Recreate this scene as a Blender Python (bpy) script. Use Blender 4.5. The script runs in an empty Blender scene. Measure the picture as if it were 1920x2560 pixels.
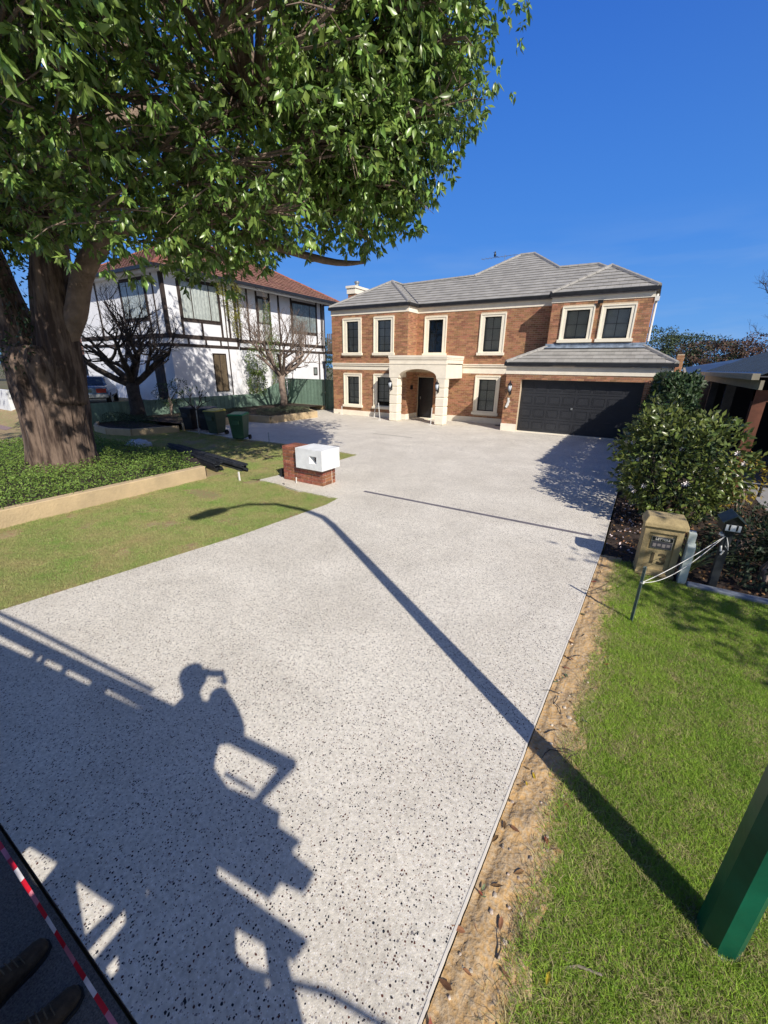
import bpy, bmesh, math, random
import numpy as np
from mathutils import Vector, Matrix, Euler
from mathutils.geometry import tessellate_polygon
R_ = math.radians
sc = bpy.context.scene
COL = sc.collection
random.seed(7); rng = np.random.default_rng(7)

# ------------------------------------------------------------------ camera
# world: x runs along the street-parallel house front, -y towards the street, z up
cam_d = bpy.data.cameras.new('camera'); cam = bpy.data.objects.new('camera', cam_d); COL.objects.link(cam)
CAM = Vector((16.16, -20.38, 2.80))
p_, r_ = R_(19.77), R_(0.74)
U0 = Vector((-0.5209, 0.8536, 0)).normalized(); X0 = Vector((U0.y, -U0.x, 0))
F_ = U0*math.cos(p_) + Vector((0, 0, -math.sin(p_)))
UP = U0*math.sin(p_) + Vector((0, 0, math.cos(p_)))
XX = X0*math.cos(r_) + UP*math.sin(r_); UU = -X0*math.sin(r_) + UP*math.cos(r_)
cam.matrix_world = Matrix(((XX.x, UU.x, -F_.x, CAM.x), (XX.y, UU.y, -F_.y, CAM.y), (XX.z, UU.z, -F_.z, CAM.z), (0, 0, 0, 1)))
cam_d.sensor_fit = 'HORIZONTAL'; cam_d.sensor_width = 36; cam_d.lens = 36*1011.2/1920
cam_d.clip_start = 0.05; cam_d.clip_end = 2000
sc.camera = cam
def proj(p):
    d = Vector(p)-CAM
    z = d.dot(F_)
    if z < 0.05: return None
    return 960+1011.2*d.dot(XX)/z, 1280-1011.2*d.dot(UU)/z

# ------------------------------------------------------------------ light
SUN_AZ, SUN_EL = R_(57), R_(38)      # light travels towards (-sin, +cos)
travel = Vector((-math.sin(SUN_AZ)*math.cos(SUN_EL), math.cos(SUN_AZ)*math.cos(SUN_EL), -math.sin(SUN_EL)))
w = bpy.data.worlds.new('World'); sc.world = w; w.use_nodes = True
nt = w.node_tree; nt.nodes.clear()
sky = nt.nodes.new('ShaderNodeTexSky'); sky.sky_type = 'NISHITA'; sky.sun_disc = False
sky.sun_elevation = SUN_EL
to_sun = -travel
sky.sun_rotation = math.atan2(to_sun.x, to_sun.y)
sky.altitude = 0; sky.air_density = 1.0; sky.dust_density = 1.2; sky.ozone_density = 1.0
hs = nt.nodes.new('ShaderNodeHueSaturation'); hs.inputs['Saturation'].default_value = 0.9; hs.inputs['Value'].default_value = 1.0
nt.links.new(sky.outputs[0], hs.inputs['Color'])
# thin high cloud near the horizon
tc = nt.nodes.new('ShaderNodeTexCoord'); mp = nt.nodes.new('ShaderNodeMapping'); mp.inputs['Scale'].default_value = (2.2, 2.2, 14)
nz = nt.nodes.new('ShaderNodeTexNoise'); nz.inputs['Scale'].default_value = 1.7; nz.inputs['Detail'].default_value = 6
nt.links.new(tc.outputs['Generated'], mp.inputs[0]); nt.links.new(mp.outputs[0], nz.inputs['Vector'])
cr = nt.nodes.new('ShaderNodeValToRGB'); cr.color_ramp.elements[0].position = 0.45; cr.color_ramp.elements[1].position = 0.75
nt.links.new(nz.outputs['Fac'], cr.inputs[0])
sep = nt.nodes.new('ShaderNodeSeparateXYZ'); nt.links.new(tc.outputs['Generated'], sep.inputs[0])
mr = nt.nodes.new('ShaderNodeMapRange'); mr.inputs['From Min'].default_value = 0.02; mr.inputs['From Max'].default_value = 0.28
mr.inputs['To Min'].default_value = 0.5; mr.inputs['To Max'].default_value = 0.0
nt.links.new(sep.outputs['Z'], mr.inputs['Value'])
mu = nt.nodes.new('ShaderNodeMath'); mu.operation = 'MULTIPLY'; nt.links.new(cr.outputs[0], mu.inputs[0]); nt.links.new(mr.outputs[0], mu.inputs[1])
grd = nt.nodes.new('ShaderNodeValToRGB'); e_ = grd.color_ramp.elements     # clear winter-blue gradient by elevation
e_[0].position = 0.0; e_[0].color = (0.150, 0.42, 0.88, 1); e_[1].position = 1.0; e_[1].color = (0.012, 0.070, 0.42, 1)
x_ = e_.new(0.22); x_.color = (0.060, 0.270, 0.82, 1)
x_ = e_.new(0.55); x_.color = (0.024, 0.150, 0.66, 1)
nt.links.new(sep.outputs['Z'], grd.inputs[0])
gs = nt.nodes.new('ShaderNodeVectorMath'); gs.operation = 'SCALE'; gs.inputs['Scale'].default_value = 13.4; nt.links.new(grd.outputs[0], gs.inputs[0])
mg = nt.nodes.new('ShaderNodeMix'); mg.data_type = 'RGBA'; mg.inputs['Factor'].default_value = 0.85
dt = nt.nodes.new('ShaderNodeVectorMath'); dt.operation = 'DOT_PRODUCT'; dt.inputs[1].default_value = tuple(-travel); nt.links.new(tc.outputs['Generated'], dt.inputs[0])
dm = nt.nodes.new('ShaderNodeMapRange'); dm.interpolation_type = 'SMOOTHSTEP'; dm.inputs['From Min'].default_value = -0.35; dm.inputs['From Max'].default_value = 1.0; dm.inputs['To Min'].default_value = 0.88; dm.inputs['To Max'].default_value = 0.30; nt.links.new(dt.outputs['Value'], dm.inputs['Value']); nt.links.new(dm.outputs[0], mg.inputs['Factor'])
nt.links.new(hs.outputs[0], mg.inputs['A']); nt.links.new(gs.outputs[0], mg.inputs['B'])
mxc = nt.nodes.new('ShaderNodeMix'); mxc.data_type = 'RGBA'; mxc.inputs['B'].default_value = (5.4, 7.2, 10.2, 1)
nt.links.new(mu.outputs[0], mxc.inputs['Factor']); nt.links.new(mg.outputs['Result'], mxc.inputs['A'])
bg = nt.nodes.new('ShaderNodeBackground'); bg.inputs['Strength'].default_value = 0.066
out = nt.nodes.new('ShaderNodeOutputWorld')
nt.links.new(mxc.outputs['Result'], bg.inputs['Color']); nt.links.new(bg.outputs[0], out.inputs[0])
sl = bpy.data.lights.new('sun', 'SUN'); sl.energy = 5.0; sl.angle = R_(0.5); sl.color = (1.0, 0.93, 0.83)
so = bpy.data.objects.new('sun', sl); COL.objects.link(so)
so.rotation_euler = travel.to_track_quat('-Z', 'Y').to_euler(); so.location = (20, -30, 30)
vs = sc.view_settings; vs.view_transform = 'Standard'; vs.look = 'None'; vs.exposure = 0.2; vs.gamma = 1.0; vs.use_curve_mapping = False

# ------------------------------------------------------------------ helpers
MATS = {}
def mat(name, col, rough=0.7, var=0.15, scale=8.0, bump=0.0, bscale=None, metal=0.0, spec=0.4, col2=None, island=0.0, trans=0.0, stretch=None, objrand=0.0, detail=5):
    if name in MATS: return MATS[name]
    m = bpy.data.materials.new(name); m.use_nodes = True; N = m.node_tree; b = N.nodes['Principled BSDF']; L = N.links
    co = N.nodes.new('ShaderNodeTexCoord'); mpn = N.nodes.new('ShaderNodeMapping'); gp = N.nodes.new('ShaderNodeNewGeometry')
    L.new(gp.outputs['Position'] if ('grass' in name or 'leaf' in name) else co.outputs['Object'], mpn.inputs[0])
    if stretch: mpn.inputs['Scale'].default_value = stretch
    nn = N.nodes.new('ShaderNodeTexNoise'); nn.inputs['Scale'].default_value = scale; nn.inputs['Detail'].default_value = detail; nn.inputs['Roughness'].default_value = 0.6
    L.new(mpn.outputs[0], nn.inputs['Vector'])
    rp = N.nodes.new('ShaderNodeMapRange'); rp.inputs['From Min'].default_value = 0.42 if name == 'bark' else 0.3; rp.inputs['From Max'].default_value = 0.58 if name == 'bark' else 0.7
    L.new(nn.outputs['Fac'], rp.inputs['Value'])
    mx = N.nodes.new('ShaderNodeMix'); mx.data_type = 'RGBA'
    c2 = col2 if col2 else tuple(c*(1-2*var) for c in col)
    c1 = col if col2 else tuple(min(1, c*(1+var)) for c in col)
    mx.inputs['A'].default_value = (*c1, 1); mx.inputs['B'].default_value = (*c2, 1)
    L.new(rp.outputs[0], mx.inputs['Factor']); src = mx.outputs['Result']
    if island or objrand:
        hv = N.nodes.new('ShaderNodeHueSaturation'); L.new(src, hv.inputs['Color'])
        g = N.nodes.new('ShaderNodeNewGeometry'); oi = N.nodes.new('ShaderNodeObjectInfo')
        ad = N.nodes.new('ShaderNodeMath'); ad.operation = 'ADD'; L.new(g.outputs['Random Per Island'], ad.inputs[0]); L.new(oi.outputs['Random'], ad.inputs[1])
        fr = N.nodes.new('ShaderNodeMath'); fr.operation = 'FRACT'; L.new(ad.outputs[0], fr.inputs[0])
        k = island or objrand
        m1 = N.nodes.new('ShaderNodeMapRange'); m1.inputs['To Min'].default_value = 1-k; m1.inputs['To Max'].default_value = 1+k; L.new(fr.outputs[0], m1.inputs['Value']); L.new(m1.outputs[0], hv.inputs['Value'])
        wn = N.nodes.new('ShaderNodeTexWhiteNoise'); wn.noise_dimensions = '1D'; L.new(fr.outputs[0], wn.inputs['W'])
        m2 = N.nodes.new('ShaderNodeMapRange'); m2.inputs['To Min'].default_value = 0.5-k*0.045; m2.inputs['To Max'].default_value = 0.5+k*0.045; L.new(wn.outputs['Value'], m2.inputs['Value']); L.new(m2.outputs[0], hv.inputs['Hue'])
        src = hv.outputs['Color']
    L.new(src, b.inputs['Base Color'])
    b.inputs['Roughness'].default_value = rough; b.inputs['Metallic'].default_value = metal; b.inputs['Specular IOR Level'].default_value = spec
    if bump:
        n2 = N.nodes.new('ShaderNodeTexNoise'); n2.inputs['Scale'].default_value = bscale or scale*4; n2.inputs['Detail'].default_value = 4; L.new(mpn.outputs[0], n2.inputs['Vector'])
        bp = N.nodes.new('ShaderNodeBump'); bp.inputs['Strength'].default_value = bump; bp.inputs['Distance'].default_value = 0.08 if 'bark' in name else 0.02; L.new(n2.outputs['Fac'], bp.inputs['Height']); L.new(bp.outputs[0], b.inputs['Normal'])
    if trans:
        tr = N.nodes.new('ShaderNodeBsdfTranslucent'); L.new(src, tr.inputs['Color']); ms = N.nodes.new('ShaderNodeMixShader'); ms.inputs[0].default_value = trans
        L.new(b.outputs[0], ms.inputs[1]); L.new(tr.outputs[0], ms.inputs[2]); L.new(ms.outputs[0], N.nodes['Material Output'].inputs[0])
    MATS[name] = m; return m

def tag(o, label=None, cat=None, group=None, kind=None):
    if label: o['label'] = label
    if cat: o['category'] = cat
    if group: o['group'] = group
    if kind: o['kind'] = kind
    return o
def empty(name, loc, label, cat, group=None, rz=0):
    o = bpy.data.objects.new(name, None); COL.objects.link(o); o.location = loc; o.rotation_euler.z = rz; o.empty_display_size = 0.2
    return tag(o, label, cat, group)
class MB:
    """collects boxes, tubes and prisms into one mesh (world coordinates; re-based when parented)"""
    def __init__(s): s.v = []; s.f = []
    def add(s, vs, fs):
        n = len(s.v); s.v += [tuple(v) for v in vs]; s.f += [tuple(i+n for i in f) for f in fs]; return s
    def box(s, a, b):
        x0, x1 = sorted((a[0], b[0])); y0, y1 = sorted((a[1], b[1])); z0, z1 = sorted((a[2], b[2]))
        return s.add([(x0,y0,z0),(x1,y0,z0),(x1,y1,z0),(x0,y1,z0),(x0,y0,z1),(x1,y0,z1),(x1,y1,z1),(x0,y1,z1)],
                     [(0,3,2,1),(4,5,6,7),(0,1,5,4),(1,2,6,5),(2,3,7,6),(3,0,4,7)])
    def obox(s, c, size, rot=(0,0,0)):
        m = Euler(rot).to_matrix(); c = Vector(c); h = Vector(size)/2
        vs = [c+m@Vector((sx*h.x, sy*h.y, sz*h.z)) for sz in (-1,1) for sx,sy in ((-1,-1),(1,-1),(1,1),(-1,1))]
        return s.add(vs, [(0,3,2,1),(4,5,6,7),(0,1,5,4),(1,2,6,5),(2,3,7,6),(3,0,4,7)])
    def beam(s, a, b, w, t, upv=(0,0,1)):
        a = Vector(a); b = Vector(b); d = (b-a).normalized(); u = Vector(upv)
        sd = d.cross(u)
        if sd.length < 1e-4: sd = d.cross(Vector((1,0,0)))
        sd.normalize(); uu = sd.cross(d).normalized()
        vs = [p+sd*(sx*w/2)+uu*(sz*t/2) for p in (a,b) for sx,sz in ((-1,-1),(1,-1),(1,1),(-1,1))]
        return s.add(vs, [(0,1,2,3),(4,7,6,5),(0,4,5,1),(1,5,6,2),(2,6,7,3),(3,7,4,0)])
    def tube(s, pts, rad, n=8, cap=True, wob=0.0, rnd=random):
        pts = [Vector(p) for p in pts]; N = len(pts)
        if not hasattr(rad, '__len__'): rad = [rad]*N
        ref = Vector((0.31, 0.17, 0.93)); vs = []
        for i, p in enumerate(pts):
            d = (pts[min(i+1,N-1)]-pts[max(i-1,0)]).normalized()
            sd = d.cross(ref)
            if sd.length < .05: sd = d.cross(Vector((1,0,0)))
            sd.normalize(); uu = sd.cross(d)
            for k in range(n):
                a = 2*math.pi*k/n; r = rad[i]*(1+wob*(rnd.random()-.5))
                vs.append(p+sd*math.cos(a)*r+uu*math.sin(a)*r)
        fs = []
        for i in range(N-1):
            for k in range(n):
                k2 = (k+1)%n; fs.append((i*n+k, (i+1)*n+k, (i+1)*n+k2, i*n+k2))
        if cap: fs.append(tuple(range(n))); fs.append(tuple((N-1)*n+k for k in reversed(range(n))))
        return s.add(vs, fs)
    def lathe(s, prof, c, n=16, axis='z'):
        vs = []; N = len(prof)
        for r, h in prof:
            for k in range(n):
                a = 2*math.pi*k/n; q = (r*math.cos(a), r*math.sin(a), h)
                if axis == 'x': q = (q[2], q[0], q[1])
                if axis == 'y': q = (q[0], q[2], q[1])
                vs.append((c[0]+q[0], c[1]+q[1], c[2]+q[2]))
        fs = [(i*n+k, i*n+(k+1)%n, (i+1)*n+(k+1)%n, (i+1)*n+k) for i in range(N-1) for k in range(n)]
        fs.append(tuple(reversed(range(n)))); fs.append(tuple((N-1)*n+k for k in range(n)))
        return s.add(vs, fs)
    def prism(s, poly, holes, fn0, fn1):
        """poly/holes 2D; fn0, fn1 map a 2D point to the two 3D sheets"""
        loops = [poly]+list(holes); tri = tessellate_polygon([[Vector((p[0],p[1],0)) for p in l] for l in loops])
        flat = [p for l in loops for p in l]; n = len(flat)
        vs = [fn0(p) for p in flat]+[fn1(p) for p in flat]
        fs = [tuple(t) for t in tri]+[tuple(i+n for i in reversed(t)) for t in tri]; o = 0
        for l in loops:
            m = len(l)
            for i in range(m): j = (i+1)%m; fs.append((o+i, o+j, o+j+n, o+i+n))
            o += m
        return s.add(vs, fs)
    def build(s, name, m, parent=None, smooth=False, kind=None, label=None, bevel=0.0):
        me = bpy.data.meshes.new(name)
        off = Vector((0,0,0)); rz = 0
        if parent is not None:
            inv = parent_world(parent).inverted(); vs = [tuple(inv@Vector(v)) for v in s.v]
        else:
            vs = s.v
        me.from_pydata(vs, [], s.f); me.update()
        bm = bmesh.new(); bm.from_mesh(me); bmesh.ops.recalc_face_normals(bm, faces=bm.faces); 
        if bevel: bmesh.ops.bevel(bm, geom=[e for e in bm.edges if e.is_manifold and e.calc_face_angle(0) > 0.5], offset=bevel, segments=1, affect='EDGES', profile=0.5)
        bm.to_mesh(me); bm.free()
        if smooth:
            for p in me.polygons: p.use_smooth = True
        me.materials.append(m); o = bpy.data.objects.new(name, me); COL.objects.link(o); o.parent = parent
        if kind: o['kind'] = kind
        if label: o['label'] = label
        return o
def parent_world(o):
    m = Matrix.Translation(o.location)@o.rotation_euler.to_matrix().to_4x4()
    return parent_world(o.parent)@m if o.parent else m
def quad_pane(vs, m, parent):
    inv = parent_world(parent).inverted(); me = bpy.data.meshes.new('pane'); me.from_pydata([tuple(inv@Vector(v)) for v in vs], [], [(0,1,2,3)]); me.materials.append(m)
    o = bpy.data.objects.new('pane', me); COL.objects.link(o); o.parent = parent; return o
def place(name, me, parent, loc, rot=(0,0,0)):
    """an object sharing mesh data, as a part; loc/rot in the parent's frame"""
    o = bpy.data.objects.new(name, me); COL.objects.link(o); o.parent = parent; o.location = loc; o.rotation_euler = rot; return o
def npmesh(name, V, Fq, m, parent=None, smooth=False, kind=None):
    me = bpy.data.meshes.new(name); k = Fq.shape[1]
    me.vertices.add(len(V)); me.vertices.foreach_set('co', np.asarray(V, np.float32).ravel())
    me.loops.add(Fq.size); me.loops.foreach_set('vertex_index', Fq.ravel().astype(np.int32))
    me.polygons.add(len(Fq)); me.polygons.foreach_set('loop_start', np.arange(0, Fq.size, k, dtype=np.int32)); me.polygons.foreach_set('loop_total', np.full(len(Fq), k, np.int32))
    if smooth: me.polygons.foreach_set('use_smooth', np.ones(len(Fq), bool))
    me.update(calc_edges=True); me.materials.append(m)
    o = bpy.data.objects.new(name, me); COL.objects.link(o); o.parent = parent
    if kind: o['kind'] = kind
    return o
def struct(o, **k): o['kind'] = 'structure'; return o

# ------------------------------------------------------------------ materials
M_mortar = mat('mortar', (0.60,0.49,0.36), 0.9, 0.12, 30, 0.3)
M_brick = mat('brick_clay', (0.375,0.188,0.102), 0.85, 0.12, 25, 0.4, island=0.30)
M_brick2 = mat('brick_red_brown', (0.30,0.115,0.065), 0.85, 0.25, 25, 0.5, objrand=0.35)
M_cream = mat('cream_render', (0.84,0.77,0.64), 0.85, 0.05, 3, 0.15, 60)
M_cream2 = mat('cream_moulding', (0.84,0.78,0.64), 0.7, 0.04, 5)
M_white = mat('white_render', (0.74,0.76,0.77), 0.85, 0.08, 5.0, 0.35, 60)
M_whitew = mat('white_wall', (0.83,0.84,0.87), 0.85, 0.04, 1.2, 0.2, 40)
M_roofg = mat('grey_roof_tile', (0.31,0.30,0.275), 0.75, 0.08, 2.0, 0.2, 30, island=0.1)
M_roofb = mat('brown_roof_tile', (0.20,0.10,0.072), 0.8, 0.15, 3.0, 0.2, 30, island=0.2)
M_gutter = mat('black_gutter', (0.02,0.021,0.024), 0.4, 0.2, 5)
M_black = mat('black_paint', (0.012,0.013,0.016), 0.35, 0.2, 5)
M_timber = mat('dark_timber', (0.05,0.036,0.03), 0.75, 0.3, 6, 0.3, stretch=(1,1,0.2))
M_garage = mat('charcoal_door', (0.028,0.030,0.036), 0.5, 0.12, 0.7)
M_lace = mat('lace_curtain', (0.62,0.64,0.62), 0.9, 0.18, 14, 0, stretch=(1,1,.35))
M_blind = mat('white_blind', (0.62,0.63,0.62), 0.8, 0.05, 4)
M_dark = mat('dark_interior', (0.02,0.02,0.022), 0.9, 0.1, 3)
M_fence = mat('green_fence', (0.17,0.26,0.20), 0.7, 0.12, 5, 0.1, objrand=0.14)
M_sand = mat('limestone', (0.55,0.42,0.25), 0.9, 0.2, 2.5, 0.5, 25, col2=(0.40,0.31,0.19))
M_lead = mat('lead_flashing', (0.30,0.36,0.44), 0.5, 0.3, 4, 0.3, metal=0.3)
M_steel = mat('dark_steel', (0.055,0.062,0.075), 0.45, 0.25, 8, 0.15, metal=0.3, objrand=0.3)
M_galv = mat('galvanised', (0.36,0.38,0.38), 0.45, 0.15, 10, metal=0.6)
M_pvc = mat('white_plastic', (0.75,0.74,0.70), 0.5, 0.05, 6)
M_bark = mat('bark', (0.175,0.125,0.095), 0.95, 0.3, 7, 1.0, 11, col2=(0.055,0.036,0.028), stretch=(1,1,.16), detail=8)
M_limb = mat('limb_bark', (0.27,0.20,0.155), 0.9, 0.3, 4, 0.6, 12, col2=(0.14,0.10,0.075), detail=7)
M_twig = mat('bare_twig', (0.24,0.185,0.15), 0.95, 0.3, 6)
M_twigd = mat('dark_twig', (0.055,0.045,0.04), 0.95, 0.3, 6)
M_leaf = mat('tree_leaf', (0.18,0.285,0.06), 0.34, 0.18, 1.2, island=0.45, trans=0.22, spec=0.55)
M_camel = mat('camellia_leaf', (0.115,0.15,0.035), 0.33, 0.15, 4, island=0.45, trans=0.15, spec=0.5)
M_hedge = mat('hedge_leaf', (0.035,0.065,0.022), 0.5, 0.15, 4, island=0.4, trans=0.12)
M_ivy = mat('ivy_leaf', (0.15,0.22,0.045), 0.6, 0.15, 4, island=0.4, trans=0.2)
M_weed = mat('weed_leaf', (0.17,0.27,0.05), 0.6, 0.15, 4, island=0.35, trans=0.25)
M_pine = mat('far_leaf', (0.05,0.075,0.03), 0.7, 0.15, 2, island=0.4)
M_farbare = mat('far_dry_leaf', (0.10,0.06,0.045), 0.9, 0.15, 2, island=0.4)
M_petal = mat('fallen_petal', (0.75,0.62,0.62), 0.7, 0.1, 10, island=0.2)
M_flower = mat('white_flower', (0.85,0.78,0.76), 0.6, 0.05, 10)
M_litter = mat('leaf_litter', (0.20,0.10,0.045), 0.8, 0.3, 10, objrand=0.5, island=0.5)
M_soil = mat('bed_soil', (0.045,0.030,0.022), 0.95, 0.4, 6, 0.8, 25)
M_poleg = mat('green_pole_paint', (0.004,0.085,0.048), 0.35, 0.2, 3, 0.05, 30)
M_grassR = mat('green_grass', (0.34,0.50,0.06), 0.7, 0.15, 1.6, island=0.35, trans=0.3, col2=(0.24,0.38,0.05), detail=4)
M_grassD = mat('straw_grass', (0.46,0.40,0.20), 0.8, 0.15, 3, island=0.3, trans=0.2)
M_grassL = mat('short_grass', (0.24,0.39,0.085), 0.75, 0.15, 1.3, island=0.35, trans=0.25, col2=(0.46,0.40,0.19), detail=5)
M_rubber = mat('black_rubber', (0.015,0.015,0.015), 0.8, 0.2, 10)
M_skin = mat('skin', (0.45,0.27,0.19), 0.6, 0.05, 10)
M_cloth = mat('work_shirt', (0.06,0.08,0.12), 0.9, 0.2, 10)
M_truck = mat('truck_panel', (0.55,0.56,0.57), 0.5, 0.1, 3)

def glass_mat(name, tint, rough=0.03, see=0.5):
    m = bpy.data.materials.new(name); m.use_nodes = True; N = m.node_tree; N.nodes.clear(); L = N.links
    g = N.nodes.new('ShaderNodeBsdfGlossy'); g.inputs['Roughness'].default_value = rough; g.inputs['Color'].default_value = (0.9,0.93,0.95,1)
    t = N.nodes.new('ShaderNodeBsdfTransparent'); t.inputs['Color'].default_value = (*tint,1)
    f = N.nodes.new('ShaderNodeFresnel'); gg = N.nodes.new('ShaderNodeNewGeometry'); mi = N.nodes.new('ShaderNodeMapRange'); mi.inputs['To Min'].default_value = 1.5; mi.inputs['To Max'].default_value = 1/1.5; L.new(gg.outputs['Backfacing'], mi.inputs['Value']); L.new(mi.outputs[0], f.inputs['IOR'])
    ms = N.nodes.new('ShaderNodeMixShader'); o = N.nodes.new('ShaderNodeOutputMaterial')
    L.new(f.outputs[0], ms.inputs[0]); L.new(t.outputs[0], ms.inputs[1]); L.new(g.outputs[0], ms.inputs[2]); L.new(ms.outputs[0], o.inputs[0])
    return m
M_glass = glass_mat('tinted_glass', (0.72,0.75,0.75))
M_glassc = glass_mat('clear_glass', (0.85,0.88,0.87))

# exposed aggregate concrete: pale matrix with dark, brown and pale stones
def aggregate():
    m = bpy.data.materials.new('exposed_aggregate'); m.use_nodes = True; N = m.node_tree; L = N.links; b = N.nodes['Principled BSDF']
    co = N.nodes.new('ShaderNodeTexCoord')
    def vor(scale, seed):
        mpn = N.nodes.new('ShaderNodeMapping'); mpn.inputs['Location'].default_value = (seed, seed*1.7, seed*.3); L.new(co.outputs['Object'], mpn.inputs[0])
        wv = N.nodes.new('ShaderNodeTexNoise'); wv.inputs['Scale'].default_value = scale*1.4; L.new(mpn.outputs[0], wv.inputs['Vector'])
        mixv = N.nodes.new('ShaderNodeVectorMath'); mixv.operation = 'MULTIPLY_ADD'; mixv.inputs[1].default_value = (0.5/scale,)*3; L.new(wv.outputs['Color'], mixv.inputs[0]); L.new(mpn.outputs[0], mixv.inputs[2])
        v = N.nodes.new('ShaderNodeTexVoronoi'); v.inputs['Scale'].default_value = scale; L.new(mixv.outputs[0], v.inputs['Vector']); return v
    def spots(v, frac, size):
        s = N.nodes.new('ShaderNodeSeparateColor'); L.new(v.outputs['Color'], s.inputs[0])
        a = N.nodes.new('ShaderNodeMath'); a.operation = 'LESS_THAN'; a.inputs[1].default_value = frac; L.new(s.outputs[0], a.inputs[0])
        mr1 = N.nodes.new('ShaderNodeMapRange'); mr1.inputs['To Min'].default_value = size*0.5; mr1.inputs['To Max'].default_value = size; L.new(s.outputs[1], mr1.inputs['Value'])
        c = N.nodes.new('ShaderNodeMath'); c.operation = 'LESS_THAN'; L.new(v.outputs['Distance'], c.inputs[0]); L.new(mr1.outputs[0], c.inputs[1])
        mm = N.nodes.new('ShaderNodeMath'); mm.operation = 'MULTIPLY'; L.new(a.outputs[0], mm.inputs[0]); L.new(c.outputs[0], mm.inputs[1]); return mm, s
    big = N.nodes.new('ShaderNodeTexNoise'); big.inputs['Scale'].default_value = 0.8; big.inputs['Detail'].default_value = 5; L.new(co.outputs['Object'], big.inputs['Vector'])
    base = N.nodes.new('ShaderNodeMix'); base.data_type = 'RGBA'; base.inputs['A'].default_value = (0.67,0.63,0.545,1); base.inputs['B'].default_value = (0.59,0.55,0.47,1)
    bmr = N.nodes.new('ShaderNodeMapRange'); bmr.inputs['From Min'].default_value = 0.35; bmr.inputs['From Max'].default_value = 0.65; L.new(big.outputs['Fac'], bmr.inputs['Value']); L.new(bmr.outputs[0], base.inputs['Factor'])
    cur = base.outputs['Result']
    def over(fac, col, cur):
        x = N.nodes.new('ShaderNodeMix'); x.data_type = 'RGBA'; L.new(fac, x.inputs['Factor']); L.new(cur, x.inputs['A'])
        if isinstance(col, tuple): x.inputs['B'].default_value = (*col,1)
        else: L.new(col, x.inputs['B'])
        return x.outputs['Result']
    v0 = vor(112, 3.1); f0, s0 = spots(v0, 0.40, 0.5); cur = over(f0.outputs[0], (0.72,0.69,0.64), cur)
    v1 = vor(88, 9.4); f1, s1 = spots(v1, 0.24, 0.42); cur = over(f1.outputs[0], (0.36,0.29,0.24), cur)
    v2 = vor(66, 1.7); f2, s2 = spots(v2, 0.28, 0.42)
    rmp = N.nodes.new('ShaderNodeValToRGB'); rmp.color_ramp.elements[0].color = (0.020,0.022,0.030,1); rmp.color_ramp.elements[1].color = (0.10,0.035,0.025,1); rmp.color_ramp.elements[1].position = 0.95; rmp.color_ramp.elements[0].position = 0.75; L.new(s2.outputs[2], rmp.inputs[0])
    cur = over(f2.outputs[0], rmp.outputs[0], cur)
    v4 = vor(60, 7.7); f4, s4 = spots(v4, 0.16, 0.42); cur = over(f4.outputs[0], (0.24,0.22,0.22), cur)
    v3 = vor(46, 5.2); f3, s3 = spots(v3, 0.09, 0.33); cur = over(f3.outputs[0], (0.018,0.02,0.028), cur)
    mid = N.nodes.new('ShaderNodeTexNoise'); mid.inputs['Scale'].default_value = 42; mid.inputs['Detail'].default_value = 3; L.new(co.outputs['Object'], mid.inputs['Vector'])
    st = N.nodes.new('ShaderNodeTexNoise'); st.inputs['Scale'].default_value = 1.7; st.inputs['Detail'].default_value = 8; st.inputs['Roughness'].default_value = .65; L.new(co.outputs['Object'], st.inputs['Vector'])
    mm1 = N.nodes.new('ShaderNodeMapRange'); mm1.inputs['From Min'].default_value = .3; mm1.inputs['From Max'].default_value = .7; mm1.inputs['To Min'].default_value = .80; mm1.inputs['To Max'].default_value = 1.14; L.new(mid.outputs['Fac'], mm1.inputs['Value'])
    mm2 = N.nodes.new('ShaderNodeMapRange'); mm2.inputs['From Min'].default_value = .35; mm2.inputs['From Max'].default_value = .65; mm2.inputs['To Min'].default_value = .93; mm2.inputs['To Max'].default_value = 1.05; L.new(st.outputs['Fac'], mm2.inputs['Value'])
    mt = N.nodes.new('ShaderNodeMath'); mt.operation = 'MULTIPLY'; L.new(mm1.outputs[0], mt.inputs[0]); L.new(mm2.outputs[0], mt.inputs[1])
    sc_ = N.nodes.new('ShaderNodeVectorMath'); sc_.operation = 'SCALE'; L.new(cur, sc_.inputs[0]); L.new(mt.outputs[0], sc_.inputs['Scale']); cur = sc_.outputs[0]
    L.new(cur, b.inputs['Base Color']); b.inputs['Roughness'].default_value = 0.75; b.inputs['Specular IOR Level'].default_value = 0.3
    bp = N.nodes.new('ShaderNodeBump'); bp.inputs['Strength'].default_value = 0.35; bp.inputs['Distance'].default_value = 0.003; L.new(v0.outputs['Distance'], bp.inputs['Height']); L.new(bp.outputs[0], b.inputs['Normal'])
    return m
M_agg = aggregate()
def asphalt():
    m = mat('asphalt', (0.15,0.145,0.135), 0.85, 0.3, 120, 0.5, 160); return m
M_asph = asphalt()
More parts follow.
